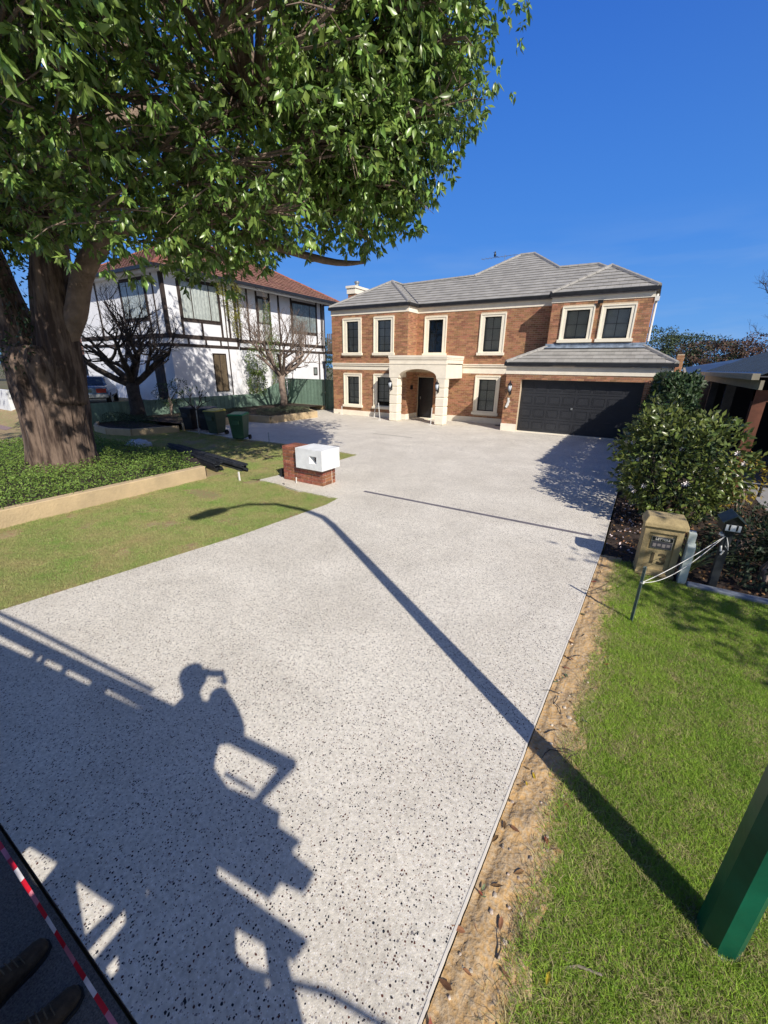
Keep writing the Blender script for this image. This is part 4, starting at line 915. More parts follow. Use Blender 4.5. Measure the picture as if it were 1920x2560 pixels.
def scatter(name, P, variants, label, cat, smin=.8, smax=1.25, own=None):
    col = bpy.data.collections.new(name+'_variants')
    for v in variants: col.objects.link(v)
    me = bpy.data.meshes.new(name); P = np.asarray(P, np.float32); me.vertices.add(len(P)); me.vertices.foreach_set('co', P.ravel())
    a = me.attributes.new('rot','FLOAT_VECTOR','POINT'); rot = np.zeros((len(P),3), np.float32); rot[:,2] = rng.uniform(0,6.28,len(P)); rot[:,:2] = rng.normal(size=(len(P),2))*.08; a.data.foreach_set('vector', rot.ravel())
    a = me.attributes.new('scl','FLOAT','POINT'); a.data.foreach_set('value', (own if own is not None else rng.uniform(smin,smax,len(P))).astype(np.float32))
    a = me.attributes.new('vid','INT','POINT'); a.data.foreach_set('value', rng.integers(0,len(variants),len(P)).astype(np.int32))
    o = bpy.data.objects.new(name, me); COL.objects.link(o); tag(o, label, cat, kind='stuff')
    g = bpy.data.node_groups.new(name,'GeometryNodeTree'); g.interface.new_socket('Geometry', in_out='INPUT', socket_type='NodeSocketGeometry'); g.interface.new_socket('Geometry', in_out='OUTPUT', socket_type='NodeSocketGeometry')
    N = g.nodes; gi = N.new('NodeGroupInput'); go = N.new('NodeGroupOutput'); ip = N.new('GeometryNodeInstanceOnPoints'); ci = N.new('GeometryNodeCollectionInfo')
    ci.inputs['Collection'].default_value = col; ci.inputs['Separate Children'].default_value = True; ci.inputs['Reset Children'].default_value = True
    def att(n_, t):
        q = N.new('GeometryNodeInputNamedAttribute'); q.data_type = t; q.inputs['Name'].default_value = n_; return q.outputs['Attribute']
    g.links.new(gi.outputs[0], ip.inputs['Points']); g.links.new(ci.outputs[0], ip.inputs['Instance']); ip.inputs['Pick Instance'].default_value = True
    g.links.new(att('vid','INT'), ip.inputs['Instance Index']); g.links.new(att('rot','FLOAT_VECTOR'), ip.inputs['Rotation']); g.links.new(att('scl','FLOAT'), ip.inputs['Scale']); g.links.new(ip.outputs[0], go.inputs[0])
    md = o.modifiers.new('scatter','NODES'); md.node_group = g
    return o
def rnd_area(n, x0, x1, y0, y1, ok):
    x = rng.uniform(x0,x1,n*3); y = rng.uniform(y0,y1,n*3); k = np.array([ok(a,c) for a,c in zip(x,y)]); x, y = x[k][:n], y[k][:n]; return np.stack([x,y,np.zeros(len(x))],1)
tR = [tuft('grass_tuft', 70, .085, .045, .0028, M_grassR, .8, s) for s in (1,2,3)]+[tuft('straw_tuft', 60, .08, .034, .0028, M_grassD, 1.2, s) for s in (4,5)]
def okR(x, y):
    e = np.interp(y, [-20.15,-19.4,-17.8,-15.5,-13.2], [15.83,15.85,15.91,16.01,16.08])+.36+.08*NZ.noise(Vector((y*2.3,1,0)))-0.10*(y+20)/6.6+.06*NZ.noise(Vector((y*9,4,0)))
    return x > e and (y < -14.02 or x < 16.5 and y < -13.7) and ((x-17.03)**2+(y+18.38)**2 > .012)
PR = rnd_area(15000, 16.1, 19.0, -20.15, -13.6, okR)
PR2 = rnd_area(4000, 18.9, 24, -20.15, -14.05, okR)
scatter('right_lawn_grass', np.concatenate([PR,PR2]), tR, 'lush green grass of the right verge beside the sandy strip', 'grass')
tS = [tuft('straw_tuft', 26, .11, .06, .003, M_grassD, 1.5, s) for s in (11,12)]+[tuft('green_tuft', 26, .09, .075, .003, M_grassR, 1.1, 13)]
ED = []
for i in range(480):
    y = random.uniform(-20.1,-13.8); x = float(np.interp(y, [-20.15,-19.4,-17.8,-15.5,-13.2], [15.83,15.85,15.91,16.01,16.08]))+.37-0.10*(y+20)/6.6+random.gauss(0,.035); ED.append((x,y,0))
scatter('ragged_edge_grass', ED, tS, 'long ragged grass fringe where the right lawn meets bare sand', 'grass')
tL = [tuft('grass_tuft', 60, .11, .030, .0036, M_grassL, 1.0, s) for s in (21,22,23)]+[tuft('straw_tuft', 50, .11, .024, .0036, M_grassD, 1.4, s) for s in (24,)]
DP = [(p[0],p[1]) for p in DRIVE]
def okL(x, y):
    if inpoly(x, y, DP): return False
    if x < 6.93 and y < -13.4: return False
    if NZ.noise(Vector((x*1.3,y*1.3,9)))+.35*NZ.noise(Vector((x*6,y*6,2))) > .36: return False
    return True
PL_ = rnd_area(17000, 6.5, 10.9, -20.1, -9.4, okL); PL2 = rnd_area(7000, -5, 6.9, -13.6, -9.5, okL)
scatter('left_lawn_grass', np.concatenate([PL_,PL2]), tL, 'short mown yellow-green grass of the left front lawn with bare patches', 'grass', .8, 1.3)

# ================================================================== the half-timbered white house
WH = empty('white_house', (-10,1,.75), 'white rendered two-storey house with dark timber strips and brown tiled roof', 'house')
XA, XB, YF = -5.8, -6.3, -6.5
b = MB()
b.box((-15.4,YF,.76),(XA,-1.95,7.32)); b.box((-15.4,-1.949,.76),(XB,7.03,7.32)); b.build('wall', M_whitew, WH)
def strip_x(X, y0, z0, y1, z1, w=.11, name='timber_strip'):
    MB().beam((X+.012,y0,z0),(X+.012,y1,z1), w*1.3, .035, (1,0,0)).build(name, M_timber, WH)
def strip_y(x0, z0, x1, z1, w=.11):
    MB().beam((x0,YF-.012,z0),(x1,YF-.012,z1), w*1.3, .035, (0,1,0)).build('timber_strip', M_timber, WH)
# side A strips
for (y0,z0,y1,z1,w_) in ((-6.44,4.3,-6.44,7.28,.12),(-5.62,4.3,-5.62,7.02,.10),(-3.10,4.3,-3.10,7.02,.10),(-4.42,4.3,-4.42,5.02,.09),(-5.56,7.06,-3.05,7.06,.10),(-4.4,7.11,-4.4,7.28,.09),(-5.56,5.05,-3.16,5.05,.10),
                     (-2.55,4.3,-2.55,7.28,.10),(-2.01,3.86,-2.01,7.28,.14)): strip_x(XA,y0,z0,y1,z1,w_)
strip_x(XA,-6.5,4.22,-2.0,4.22,.16,'timber_beam'); strip_x(XA,-6.5,3.78,-2.0,3.78,.12,'timber_beam')
for y in (-5.4,-4.3,-3.3): strip_x(XA,y,3.85,y,4.13,.08)
# side B strips
for (y0,z0,y1,z1,w_) in ((-1.34,4.3,-1.34,7.28,.10),(-.6,4.3,-.6,7.28,.10),(.17,4.3,.17,7.28,.11),(1.28,4.3,1.28,7.28,.11),(2.12,4.3,2.12,7.28,.11),(3.34,4.3,3.34,7.28,.11),(6.06,4.3,6.06,7.28,.11),(6.62,3.9,6.62,7.28,.10),(6.98,3.0,6.98,7.28,.08),
                     (.23,6.95,1.22,6.95,.1),(3.4,7.08,6.0,7.08,.1),(3.4,5.05,6.0,5.05,.1),(4.7,4.3,4.7,5.0,.08),(6.2,.9,6.2,3.72,.10)): strip_x(XB,y0,z0,y1,z1,w_)
strip_x(XB,-1.94,4.22,7.03,4.22,.16,'timber_beam'); strip_x(XB,-1.94,3.78,7.03,3.78,.12,'timber_beam')
# front strips
for (x0,z0,x1,z1,w_) in ((-5.88,4.3,-5.88,7.28,.12),(-7.28,4.3,-7.28,7.02,.11),(-9.76,4.3,-9.76,7.02,.11),(-9.70,7.06,-7.2,7.06,.10),(-8.5,7.11,-8.5,7.28,.09),(-9.7,5.05,-7.34,5.05,.10),(-8.4,4.3,-8.4,5.0,.09),(-6.6,4.3,-6.6,7.28,.07),
                     (-11.6,6.2,-10.2,4.3,.11),(-12.4,4.3,-12.4,7.28,.11)): strip_y(x0,z0,x1,z1,w_)
strip_y(-15.3,4.22,-5.8,4.22,.17); strip_y(-15.3,3.78,-5.8,3.78,.12)
for x in (-7.2,-8.6,-10.0): strip_y(x,3.85,x,4.13,.08)
def win_x(X, y0, y1, z0, z1, mull, curtain=M_lace, nm='window'):
    b = MB(); t = .05; xo = X+.05
    b.box((X-.02,y0,z0),(xo,y0+t,z1)); b.box((X-.02,y1-t,z0),(xo,y1,z1)); b.box((X-.02,y0+t,z0),(xo,y1-t,z0+t)); b.box((X-.02,y0+t,z1-t),(xo,y1-t,z1))
    for f in mull: y = y0+(y1-y0)*f; b.box((X-.02,y-.02,z0+t),(xo-.01,y+.02,z1-t))
    wd = b.build(nm, M_timber, WH)
    cu = MB(); n = 60; yy = [y0+t+(y1-y0-2*t)*i/n for i in range(n+1)]
    for i in range(n): 
        a = .018+.010*math.sin(i*1.1); c = .018+.010*math.sin((i+1)*1.1); cu.add([(X+a,yy[i],z0+t),(X+c,yy[i+1],z0+t),(X+c,yy[i+1],z1-t),(X+a,yy[i],z1-t)], [(0,1,2,3)])
    cu.build('curtain', curtain, wd, smooth=True)
    quad_pane([(X+.036,y0+t,z0+t),(X+.036,y1-t,z0+t),(X+.036,y1-t,z1-t),(X+.036,y0+t,z1-t)], M_glassc, wd)
def win_y(x0, x1, z0, z1, mull, curtain=M_lace):
    b = MB(); t = .05; Y = YF; yo = Y-.05
    b.box((x0,yo,z0),(x0+t,Y+.02,z1)); b.box((x1-t,yo,z0),(x1,Y+.02,z1)); b.box((x0+t,yo,z0),(x1-t,Y+.02,z0+t)); b.box((x0+t,yo,z1-t),(x1-t,Y+.02,z1))
    for f in mull: x = x0+(x1-x0)*f; b.box((x-.02,yo+.01,z0+t),(x+.02,Y+.02,z1-t))
    wd = b.build('window', M_timber, WH); cu = MB(); n = 60; xx = [x0+t+(x1-x0-2*t)*i/n for i in range(n+1)]
    for i in range(n):
        a = .018+.010*math.sin(i*1.1); c = .018+.010*math.sin((i+1)*1.1); cu.add([(xx[i],Y-a,z0+t),(xx[i+1],Y-c,z0+t),(xx[i+1],Y-c,z1-t),(xx[i],Y-a,z1-t)], [(0,1,2,3)])
    cu.build('curtain', curtain, wd, smooth=True); quad_pane([(x0+t,Y-.036,z0+t),(x1-t,Y-.036,z0+t),(x1-t,Y-.036,z1-t),(x0+t,Y-.036,z1-t)], M_glassc, wd)
M_brownc = mat('brown_curtain', (.20,.14,.09), .9, .2, 6, stretch=(1,1,.2)); M_greyc = mat('grey_curtain', (.33,.36,.36), .9, .2, 5)
win_x(XA,-5.56,-3.16,5.12,7.0,(.28,.75)); win_x(XA,-3.98,-3.05,1.25,3.42,(.5,),M_brownc)
win_x(XB,.23,1.22,5.4,6.9,(.5,)); win_x(XB,3.42,6.0,5.12,7.02,(.72,),M_greyc); win_x(XB,5.48,5.9,2.12,2.68,(),M_greyc)
win_y(-9.7,-7.34,5.12,7.0,(.28,.75)); 
b = MB(); b.box((-7.6,YF-.04,.76),(-6.7,YF+.02,3.3)); b.build('door', M_timber, WH)
b = MB(); b.tube([(XA+.06,-2.82,.8),(XA+.06,-2.82,7.2)], .035, 8); b.build('downpipe', M_timber, WH)
b = MB(); b.tube([(XB+.06,6.75,.8),(XB+.06,6.75,7.2)], .035, 8); b.build('downpipe', M_timber, WH)
b = MB(); b.box((-7.3,YF-.01,.76),(-7.24,YF+.02,1.0)); 
# eaves, gutters, roof
t28 = math.tan(R_(28)); ze = 7.38
e1 = [(-16,-7.1,ze),(-5.25,-7.1,ze),(-10.6,-1.75,ze+t28*5.35)]
e2 = [(-5.25,-7.1,ze),(-5.25,8.0,ze),(-10.6,2.65,ze+t28*5.35),(-10.6,-1.75,ze+t28*5.35)]
e3 = [(-16,8.0,ze),(-16,-7.1,ze),(-10.6,-1.75,ze+t28*5.35),(-10.6,2.65,ze+t28*5.35)]
e4 = [(-5.25,8,ze),(-16,8,ze),(-10.6,2.65,ze+t28*5.35)]
b = MB()
for f in (e1,e2,e3,e4):
    n = len(f); b.add([Vector(p)-Vector((0,0,.015)) for p in f], [tuple(range(n))])
b.box((-15.9,-7.0,7.30),(-5.35,7.9,7.345)); b.build('roof', M_roofb, WH)
tl = []
for f, e_ in ((e1,(1,0,0)),(e2,(0,1,0))): tl += tile_face(f, e_, W=.31, E=.36, lift=.04, wave=.03)
roof_tiles(WH, tl, M_roofb, 300)
for a, c in ((e1[0],e1[2]),(e1[1],e1[2]),(e1[2],e2[2]),(e2[1],e2[2])): ridge_caps(WH, up(a,.06), up(c,.06), mat('ridge_cap_brown',(.28,.10,.065),.8,.2,6), wdt=.26)
b = MB(); b.beam((-16.1,-7.16,7.34),(-5.2,-7.16,7.34),.11,.16); b.build('gutter', M_gutter, WH)
b = MB(); b.beam((-5.19,-7.1,7.34),(-5.19,8.05,7.34),.11,.16); b.build('gutter', M_gutter, WH)
b = MB(); b.box((-15.6,YF-.5,7.20),(-5.36,YF-.02,7.299)); b.build('soffit', M_whitew, WH)
b = MB(); b.box((XA+.02,YF-.02,7.20),(-5.36,7.9,7.298)); b.build('soffit', M_whitew, WH)
# balcony at the rear corner
b = MB(); b.box((-6.2,7.05,3.7),(-4.2,9.5,3.9)); bal = b.build('balcony', M_timber, WH)
b = MB()
for k in range(10): b.box((-6.1+k*.2,7.06,3.9),(-5.98+k*.2,7.09,5.2))
b.build('balcony_boards', mat('grey_boards',(.16,.13,.11),.9,.3,5,stretch=(1,1,.2)), bal, kind='stuff')
b = MB(); b.box((-5.2,7.2,6.2),(-3.4,9.4,6.28)); b.build('pergola', M_timber, WH)
for yy in (7.3,9.2): MB().tube([(-4.3,yy,.2),(-4.3,yy,6.2)], .06, 6).build('balcony_post', M_timber, WH)
# lower garage wing at the left with its own tiled roof
b = MB(); b.box((-30,-5.6,.76),(-15.41,2,3.3)); b.build('garage_wing', mat('dark_brown_wall',(.05,.04,.04),.8,.2,4), WH)
f1 = [(-30.5,-6.3,3.25),(-12.6,-6.3,3.25),(-15.8,-3.1,4.9),(-30.5,-3.1,4.9)]
b = MB(); b.add(f1+[(-30.5,2.5,3.3),(-15.6,2.5,3.3)], [(0,1,2,3),(3,2,5,4)]); b.build('garage_roof', M_roofb, WH)
roof_tiles(WH, tile_face(f1,(1,0,0),W=.31,E=.36,lift=.04,wave=.03), M_roofb, 0)
b = MB(); b.beam((-30.5,-6.38,3.22),(-12.6,-6.38,3.22),.12,.2); b.build('gutter', M_gutter, WH)
for xx in (-29,-24.5,-20): 
    gdo = MB().box((xx,-5.66,.8),(xx+4,-5.601,2.9)).build('roller_door', mat('dark_roller',(.035,.035,.042),.6,.1,4), WH)
    for k in range(10): MB().box((xx,-5.675,.86+k*.2),(xx+4,-5.661,1.03+k*.2)).build('roller_slat', MATS['dark_roller'], gdo)
b = MB(); b.box((-13.0,-6.35,.76),(-12.8,-6.15,3.15)); b.build('post', M_timber, WH)
# white rendered pier wall beside the paved crossover
b = MB(); b.box((-16.5,-12.35,.2),(-11.0,-12.1,1.45)); tag(b.build('rendered_wall', M_white), 'low white rendered wall left of the big trunk before the dark garage', 'wall')
struct(MB().add([(-30,-15.2,.012),(-7,-13.9,.012),(-8.6,-12.9,.012),(-30,-13.9,.012)], [(0,1,2,3)]).build('brick_path', mat('pink_paving',(.28,.20,.19),.9,.2,14)))

# parked blue sedan, tail towards the street
CAR = empty('parked_car', (-8.75,-9.35,.76), 'old blue-grey sedan parked nose-in beyond the green fence, tail lights showing', 'car', rz=R_(58))
def car():
    inv_ = parent_world(CAR)
    def T(p): return inv_@Vector(p)
    sect = [(-2.25,.42,.80,.80),(-2.22,.40,.92,.84),(-1.95,.36,.96,.87),(-1.2,.34,1.0,.88),(.9,.34,.98,.89),(2.0,.36,.84,.86),(2.3,.42,.68,.78)]
    b = MB(); vs = []
    for (y, z0, z1, hw) in sect:
        for (x, z) in ((-hw*.92,z0),(-hw,z0+.14),(-hw,(z0+z1)/2+.1),(-hw*.90,z1),(hw*.90,z1),(hw,(z0+z1)/2+.1),(hw,z0+.14),(hw*.92,z0)): vs.append(T((x,y,z)))
    n = len(sect); fs = [(i*8+k,(i+1)*8+k,(i+1)*8+(k+1)%8,i*8+(k+1)%8) for i in range(n-1) for k in range(8)]+[tuple(range(8)),tuple((n-1)*8+k for k in reversed(range(8)))]
    b.add(vs, fs); body = b.build('body', mat('blue_grey_paint',(.10,.16,.25),.25,.05,5,metal=.3), CAR, smooth=False, bevel=.03)
    b = MB(); cs = [(-1.45,.76,.97),(-.95,.62,1.38),(.25,.62,1.40),(.95,.74,1.0)]; vs = []
    for (y, hw, z) in cs: vs += [T((-hw,y,z)),T((hw,y,z))]
    vs += [T((-.80,-1.45,.95)),T((.80,-1.45,.95)),T((-.80,.95,.95)),T((.80,.95,.95))]
    b.add(vs, [(0,1,3,2),(2,3,5,4),(4,5,7,6),(0,2,4,6,10,8),(1,9,11,7,5,3),(8,9,1,0)]); b.build('cabin', mat('blue_grey_paint',(.10,.16,.25)), CAR, bevel=.02)
    b = MB(); b.add([T((-.66,-1.40,1.02)),T((.66,-1.40,1.02)),T((.55,-.99,1.345)),T((-.55,-.99,1.345))], [(0,1,2,3)]); o = b.build('rear_window', mat('car_glass',(.02,.03,.035),.08,.1,3,spec=.9), CAR)
    o.location += Vector((0,-.012,.012))
    for s_ in (-1,1):
        b = MB(); b.add([T((s_*.73,-1.1,1.03)),T((s_*.73,.75,1.03)),T((s_*.645,.2,1.34)),T((s_*.645,-.85,1.34))], [(0,1,2,3)]); o = b.build('side_window', MATS['car_glass'], CAR); o.location += Vector((s_*.02,0,.005))
        b = MB(); b.box((0,0,0),(.001,.001,.001)); b = MB()
        c = [T((s_*x,-2.27,z)) for x, z in ((.40,.66),(.80,.66),(.80,.86),(.40,.86))]+[T((s_*x,-2.20,z)) for x, z in ((.40,.66),(.82,.66),(.82,.86),(.40,.86))]
        b.add(c, [(0,1,2,3),(4,5,6,7),(0,1,5,4),(1,2,6,5),(2,3,7,6),(3,0,4,7)]); b.build('tail_light', mat('red_lens',(.32,.012,.01),.2,.1,20), CAR)
        for yy in (-1.4,1.4):
            w_ = MB(); w_.lathe([(.0,-.10),(.31,-.10),(.33,-.06),(.33,.06),(.31,.10),(.0,.10)], (0,0,0), 20, 'x'); w_.v = [T((v[0]+s_*.78, v[1]+yy, v[2]+.33)) for v in w_.v]
            wl = w_.build('wheel', M_rubber, CAR); r = MB(); r.lathe([(.0,-.11),(.19,-.11),(.19,.11),(.0,.11)], (0,0,0), 16, 'x'); r.v = [T((v[0]+s_*.78, v[1]+yy, v[2]+.33)) for v in r.v]; r.build('rim', M_galv, wl)
    b = MB(); b.add([T((x,y,z)) for x, y, z in ((-.86,-2.32,.42),(.86,-2.32,.42),(.86,-2.32,.60),(-.86,-2.32,.60),(-.86,-2.1,.42),(.86,-2.1,.42),(.86,-2.1,.60),(-.86,-2.1,.60))], [(0,1,2,3),(4,5,6,7),(0,1,5,4),(1,2,6,5),(2,3,7,6),(3,0,4,7)]); b.build('bumper', M_galv, CAR, bevel=.02)
    b = MB(); b.add([T((x,-2.285,z)) for x, z in ((-.22,.68),(.22,.68),(.22,.82),(-.22,.82))], [(0,1,2,3)]); b.build('number_plate', mat('dark_plate',(.03,.05,.05),.5), CAR)
car()

# ================================================================== green fence and gate
FEN = empty('green_fence', (-5.1,-5,0), 'low green board fence running back along the side boundary below the white house', 'fence')
y = -11.7; i = 0
bm_cache = {}
while y < 1.1:
    h = 1.06 if y < -1.6 else (1.06+(y+1.6)*.33 if y < 1 else 1.9)
    MB().box((-5.12+(.008 if i%2 else 0),y,0),(-5.09+(.008 if i%2 else 0),y+.142,h)).build('board', M_fence, FEN); y += .15; i += 1
MB().box((-5.17,-11.7,.0),(-5.121,1.2,.12)).build('rail', M_fence, FEN); MB().box((-5.17,-11.7,.85),(-5.121,1.2,.93)).build('rail', M_fence, FEN)
F2 = empty('green_fence', (-3.5,1.3,0), 'tall green board fence with twig shadows behind the bare planter tree', 'fence')
x = -5.08; i = 0
while x < -1.86: MB().box((x,1.28+(.012 if i%2 else 0),.30),(x+.142,1.30+(.012 if i%2 else 0),1.92)).build('board', M_fence, F2); x += .15; i += 1
MB().box((-5.08,1.27,1.921),(-1.84,1.32,1.96)).build('capping', M_fence, F2); MB().box((-5.08,1.26,.03),(-1.84,1.34,.30)).build('kerb', M_sand, F2)
GT = empty('side_gate', (-1.0,1.0,0), 'dark green side gate in shade between fence and brick house', 'gate')
x = -1.80; i = 0
while x < -.05: MB().box((x,1.52+(.010 if i%2 else 0),.05),(x+.13,1.54+(.010 if i%2 else 0),1.95)).build('board', M_fence, GT); x += .14; i += 1
MB().box((-1.84,1.44,.03),(-1.76,1.515,2.0)).build('gate_post', M_fence, GT)
MB().box((-1.76,1.541+.012,1.7),(-.03,1.60,1.8)).build('gate_rail', M_fence, GT)

# ================================================================== planters, low hedges, bare trees
PL1 = empty('limestone_planter', (-1.5,-4,0), 'tan limestone planter box beside the driveway in front of the tall green fence', 'planter')
MB().beam((.40,-5.60,.17),(.50,-2.25,.17),.16,.40).build('side', M_sand, PL1, bevel=.01); MB().beam((-.95,-5.78,.17),(.325,-5.62,.17),.16,.395).build('side', M_sand, PL1, bevel=.01)
MB().beam((-.90,-9.6,.17),(-1.0,-5.87,.17),.14,.38).build('side', M_sand, PL1); MB().beam((.42,-2.22,.17),(-1.9,-.9,.17),.14,.38).build('side', M_sand, PL1)
MB().add([(-5.05,-9.9,.30),(-1.03,-9.6,.30),(-1.03,-5.8,.30),(.32,-5.58,.30),(.40,-2.3,.30),(-1.9,-.9,.30),(-1.9,1.25,.30),(-5.05,1.25,.30)], [(0,1,2,3,4,5,6,7)]).build('soil', M_soil, PL1)
PL2 = empty('limestone_kerb', (-2.5,-11.5,0), 'curved tan kerb of the shaded bed behind the big trunk', 'kerb')
for a, c in (((-4.9,-11.2),(-3.7,-11.85)),((-3.7,-11.85),(-2.4,-12.0)),((-2.4,-12.0),(-1.3,-11.6)),((-1.3,-11.6),(-.75,-9.9))): MB().beam((a[0],a[1],.13),(c[0],c[1],.13),.13,.30).build('kerb_stone', M_sand, PL2, bevel=.01)
MB().add([(-5.05,-11.2,.2),(-3.7,-11.8,.2),(-2.4,-11.95,.2),(-1.33,-11.55,.2),(-.8,-9.9,.2),(-5.05,-9.9,.2)], [(0,1,2,3,4,5)]).build('soil', M_soil, PL2)
def hedge(name, boxes, m, label, size=(.03,.055), dens=900, parent_loc=None, cat='hedge', group=None):
    """clipped hedge: leaf faces over box surfaces"""
    C = []; D = []
    for (x0,y0,z0,x1,y1,z1) in boxes:
        dims = [(x1-x0)*(z1-z0)*2,(y1-y0)*(z1-z0)*2,(x1-x0)*(y1-y0)]; n = int(sum(dims)*dens); f = rng.choice(3, n, p=np.array(dims)/sum(dims)); P = rng.uniform(0,1,(n,3)); dp = np.abs(rng.normal(size=n))*.06; N_ = np.zeros((n,3))
        s = rng.integers(0,2,n)
        k = f == 0; P[k,1] = np.where(s[k],1-dp[k]/(y1-y0),dp[k]/(y1-y0)); N_[k,1] = np.where(s[k],1,-1)
        k = f == 1; P[k,0] = np.where(s[k],1-dp[k]/(x1-x0),dp[k]/(x1-x0)); N_[k,0] = np.where(s[k],1,-1)
        k = f == 2; P[k,2] = 1-dp[k]/(z1-z0); N_[k,2] = 1
        Q = np.array([x0,y0,z0])+P*np.array([x1-x0,y1-y0,z1-z0])
        bmp = np.array([NZ.noise(Vector(q)*2.2) for q in Q])[:,None]*.13; Q = Q+N_*bmp
        C.append(Q); D.append(N_*.6+unit(n)*.9)
    C = np.concatenate(C); D = np.concatenate(D)
    o = leaves(name, C, D, rng.uniform(size[0],size[1],len(C)), m, None, kind=None); 
    return tag(o, label, cat, group)
hedge('low_hedge', [(-.85,-5.5,.30,.28,-2.5,.62)], mat('greygreen_leaf',(.13,.16,.09),.7,.15,4,island=.35), 'low clipped grey-green hedge in the limestone planter by the driveway', dens=1100)
hedge('low_hedge', [(-2.2,-9.2,.30,-1.05,-5.6,.66)], M_hedge, 'low clipped hedge in shade behind the wheelie bins', dens=500)
hedge('low_hedge', [(-4.6,-11.2,.2,-1.5,-10.3,.62)], M_hedge, 'dark low hedge in the kerbed bed behind the big trunk', dens=700)
def bare_tree(name, loc, h, r, seed, label, m, depth=5, spread=.6, L=1.3, lean=(0,0), n1=5, kids=(2,4), up_=.12):
    rd = random.Random(seed); t = empty(name, loc, label, 'tree'); b = MB(); p = Vector(loc); top = p+Vector((lean[0],lean[1],h))
    b.tube([p, p.lerp(top,.3)+Vector((.03,.02,0)), p.lerp(top,.7)+Vector((-.03,0,0)), top], [r*1.25,r,r*.9,r*.95], 12, wob=.12, rnd=rd); b.build('trunk', m, t, smooth=True)
    b = MB()
    for k in range(n1):
        a = 6.283*k/n1+rd.uniform(-.4,.4); branchy(b, top-Vector((0,0,rd.uniform(0,.2))), (math.cos(a)*.9,math.sin(a)*.9,rd.uniform(.35,1.0)), L*rd.uniform(.85,1.15), r*.55, depth, rd, spread, up_, 6, kids)
    b.build('crown', m, t, smooth=True); return t
bare_tree('bare_tree', (-2.35,-1.95,.30), 2.0, .20, 4, 'leafless pruned tree with dense grey-brown twigs in the limestone planter', M_twig, depth=6, L=1.75, n1=8, spread=.62, kids=(2,3), up_=.22)
bare_tree('bare_tree', (-4.4,-9.6,.25), 1.7, .30, 9, 'dark leafless tree with wide bare limbs left of the wheelie bins', M_twigd, depth=6, L=1.95, n1=8, spread=.62, kids=(2,3), up_=.10)
# young frangipani with few leaves
t = empty('frangipani', (.42,-9.75,0), 'thin staked frangipani sapling with a few long leaves near the bins', 'sapling'); rd = random.Random(2)
b = MB(); b.tube([(.42,-9.75,0),(.43,-9.74,1.4)], .02, 6); b.build('stem', M_galv, t)
b = MB(); tips = []
def fr(p, d, L, r, dep):
    q = p+d*L; b.tube([p, p.lerp(q,.5)+Vector((0,0,-.02)), q], [r,r*.9,r*.85], 5)
    if dep == 0: tips.append((q,d)); return
    for k in range(2): fr(q, (d+Vector((rd.gauss(0,.6),rd.gauss(0,.6),rd.uniform(0,.4)))).normalized(), L*.75, r*.8, dep-1)
for k in range(4): a = 1.57*k+.4; fr(Vector((.43,-9.74,1.0)), Vector((math.cos(a)*.8,math.sin(a)*.8,.7)).normalized(), .4, .02, 2)
b.build('crown', M_twigd, t)
for q, d in tips[:12]:
    b = MB(); n_v = d.cross(Vector((0,0,1))).normalized(); e_ = q+d*.28; b.add([q, q+d*.14+n_v*.035, e_, q+d*.14-n_v*.035, q+d*.14+Vector((0,0,-.01))], [(0,1,4),(1,2,4),(2,3,4),(3,0,4)]); b.build('leaf', M_hedge, t)
# shrubs by the white wall
def shrub(name, loc, lobes, dens, m, label, size=(.05,.09), cat='shrub', stem=True, group=None):
    t = empty(name, loc, label, cat, group); foliage('foliage', lobes, dens, m, t, size, .3, loc=loc)
    if stem:
        b = MB(); rd = random.Random(int(abs(loc[0]*10))); 
        for k in range(4):
            c = Vector(lobes[k%len(lobes)][0]); b.tube([Vector(loc), Vector(loc).lerp(c,.5)+Vector((rd.gauss(0,.1),rd.gauss(0,.1),0)), c], [.035,.025,.012], 5)
        b.build('stem', M_twig, t)
    return t
shrub('shrub', (-4.6,-7.8,.3), [((-4.6,-7.8,1.3),(.55,.7,.6)),((-4.5,-7.2,1.7),(.4,.5,.4))], 120, M_hedge, 'leafy dark shrub above the fence against the white wall', (.07,.12))
shrub('columnar_shrub', (-5.55,-1.2,.76), [((-5.3,-1.2,1.6),(.45,.65,.9)),((-5.3,-1.1,3.0),(.5,.75,1.0))], 420, M_ivy, 'tall green shrub against the white wall left of the planter tree', (.07,.12))
shrub('columnar_shrub', (-5.75,1.2,.76), [((-5.7,1.2,1.9),(.4,.6,1.1)),((-5.75,1.0,3.6),(.35,.45,1.2)),((-5.85,.6,5.4),(.25,.25,1.4))], 420, M_ivy, 'slim climber reaching up the white wall between the timber strips', (.06,.11))
t = shrub('hanging_creeper', (-5.3,-2.6,7.3), [((-5.35,-2.7,6.9),(.3,.9,.55)),((-5.45,-2.4,6.0),(.22,.6,.8)),((-5.5,-2.2,5.0),(.16,.3,.7))], 420, mat('yellow_leaf',(.30,.30,.05),.6,.15,4,island=.4,trans=.3), 'yellowish creeper hanging from the white house eaves', (.05,.10), 'creeper', stem=False)

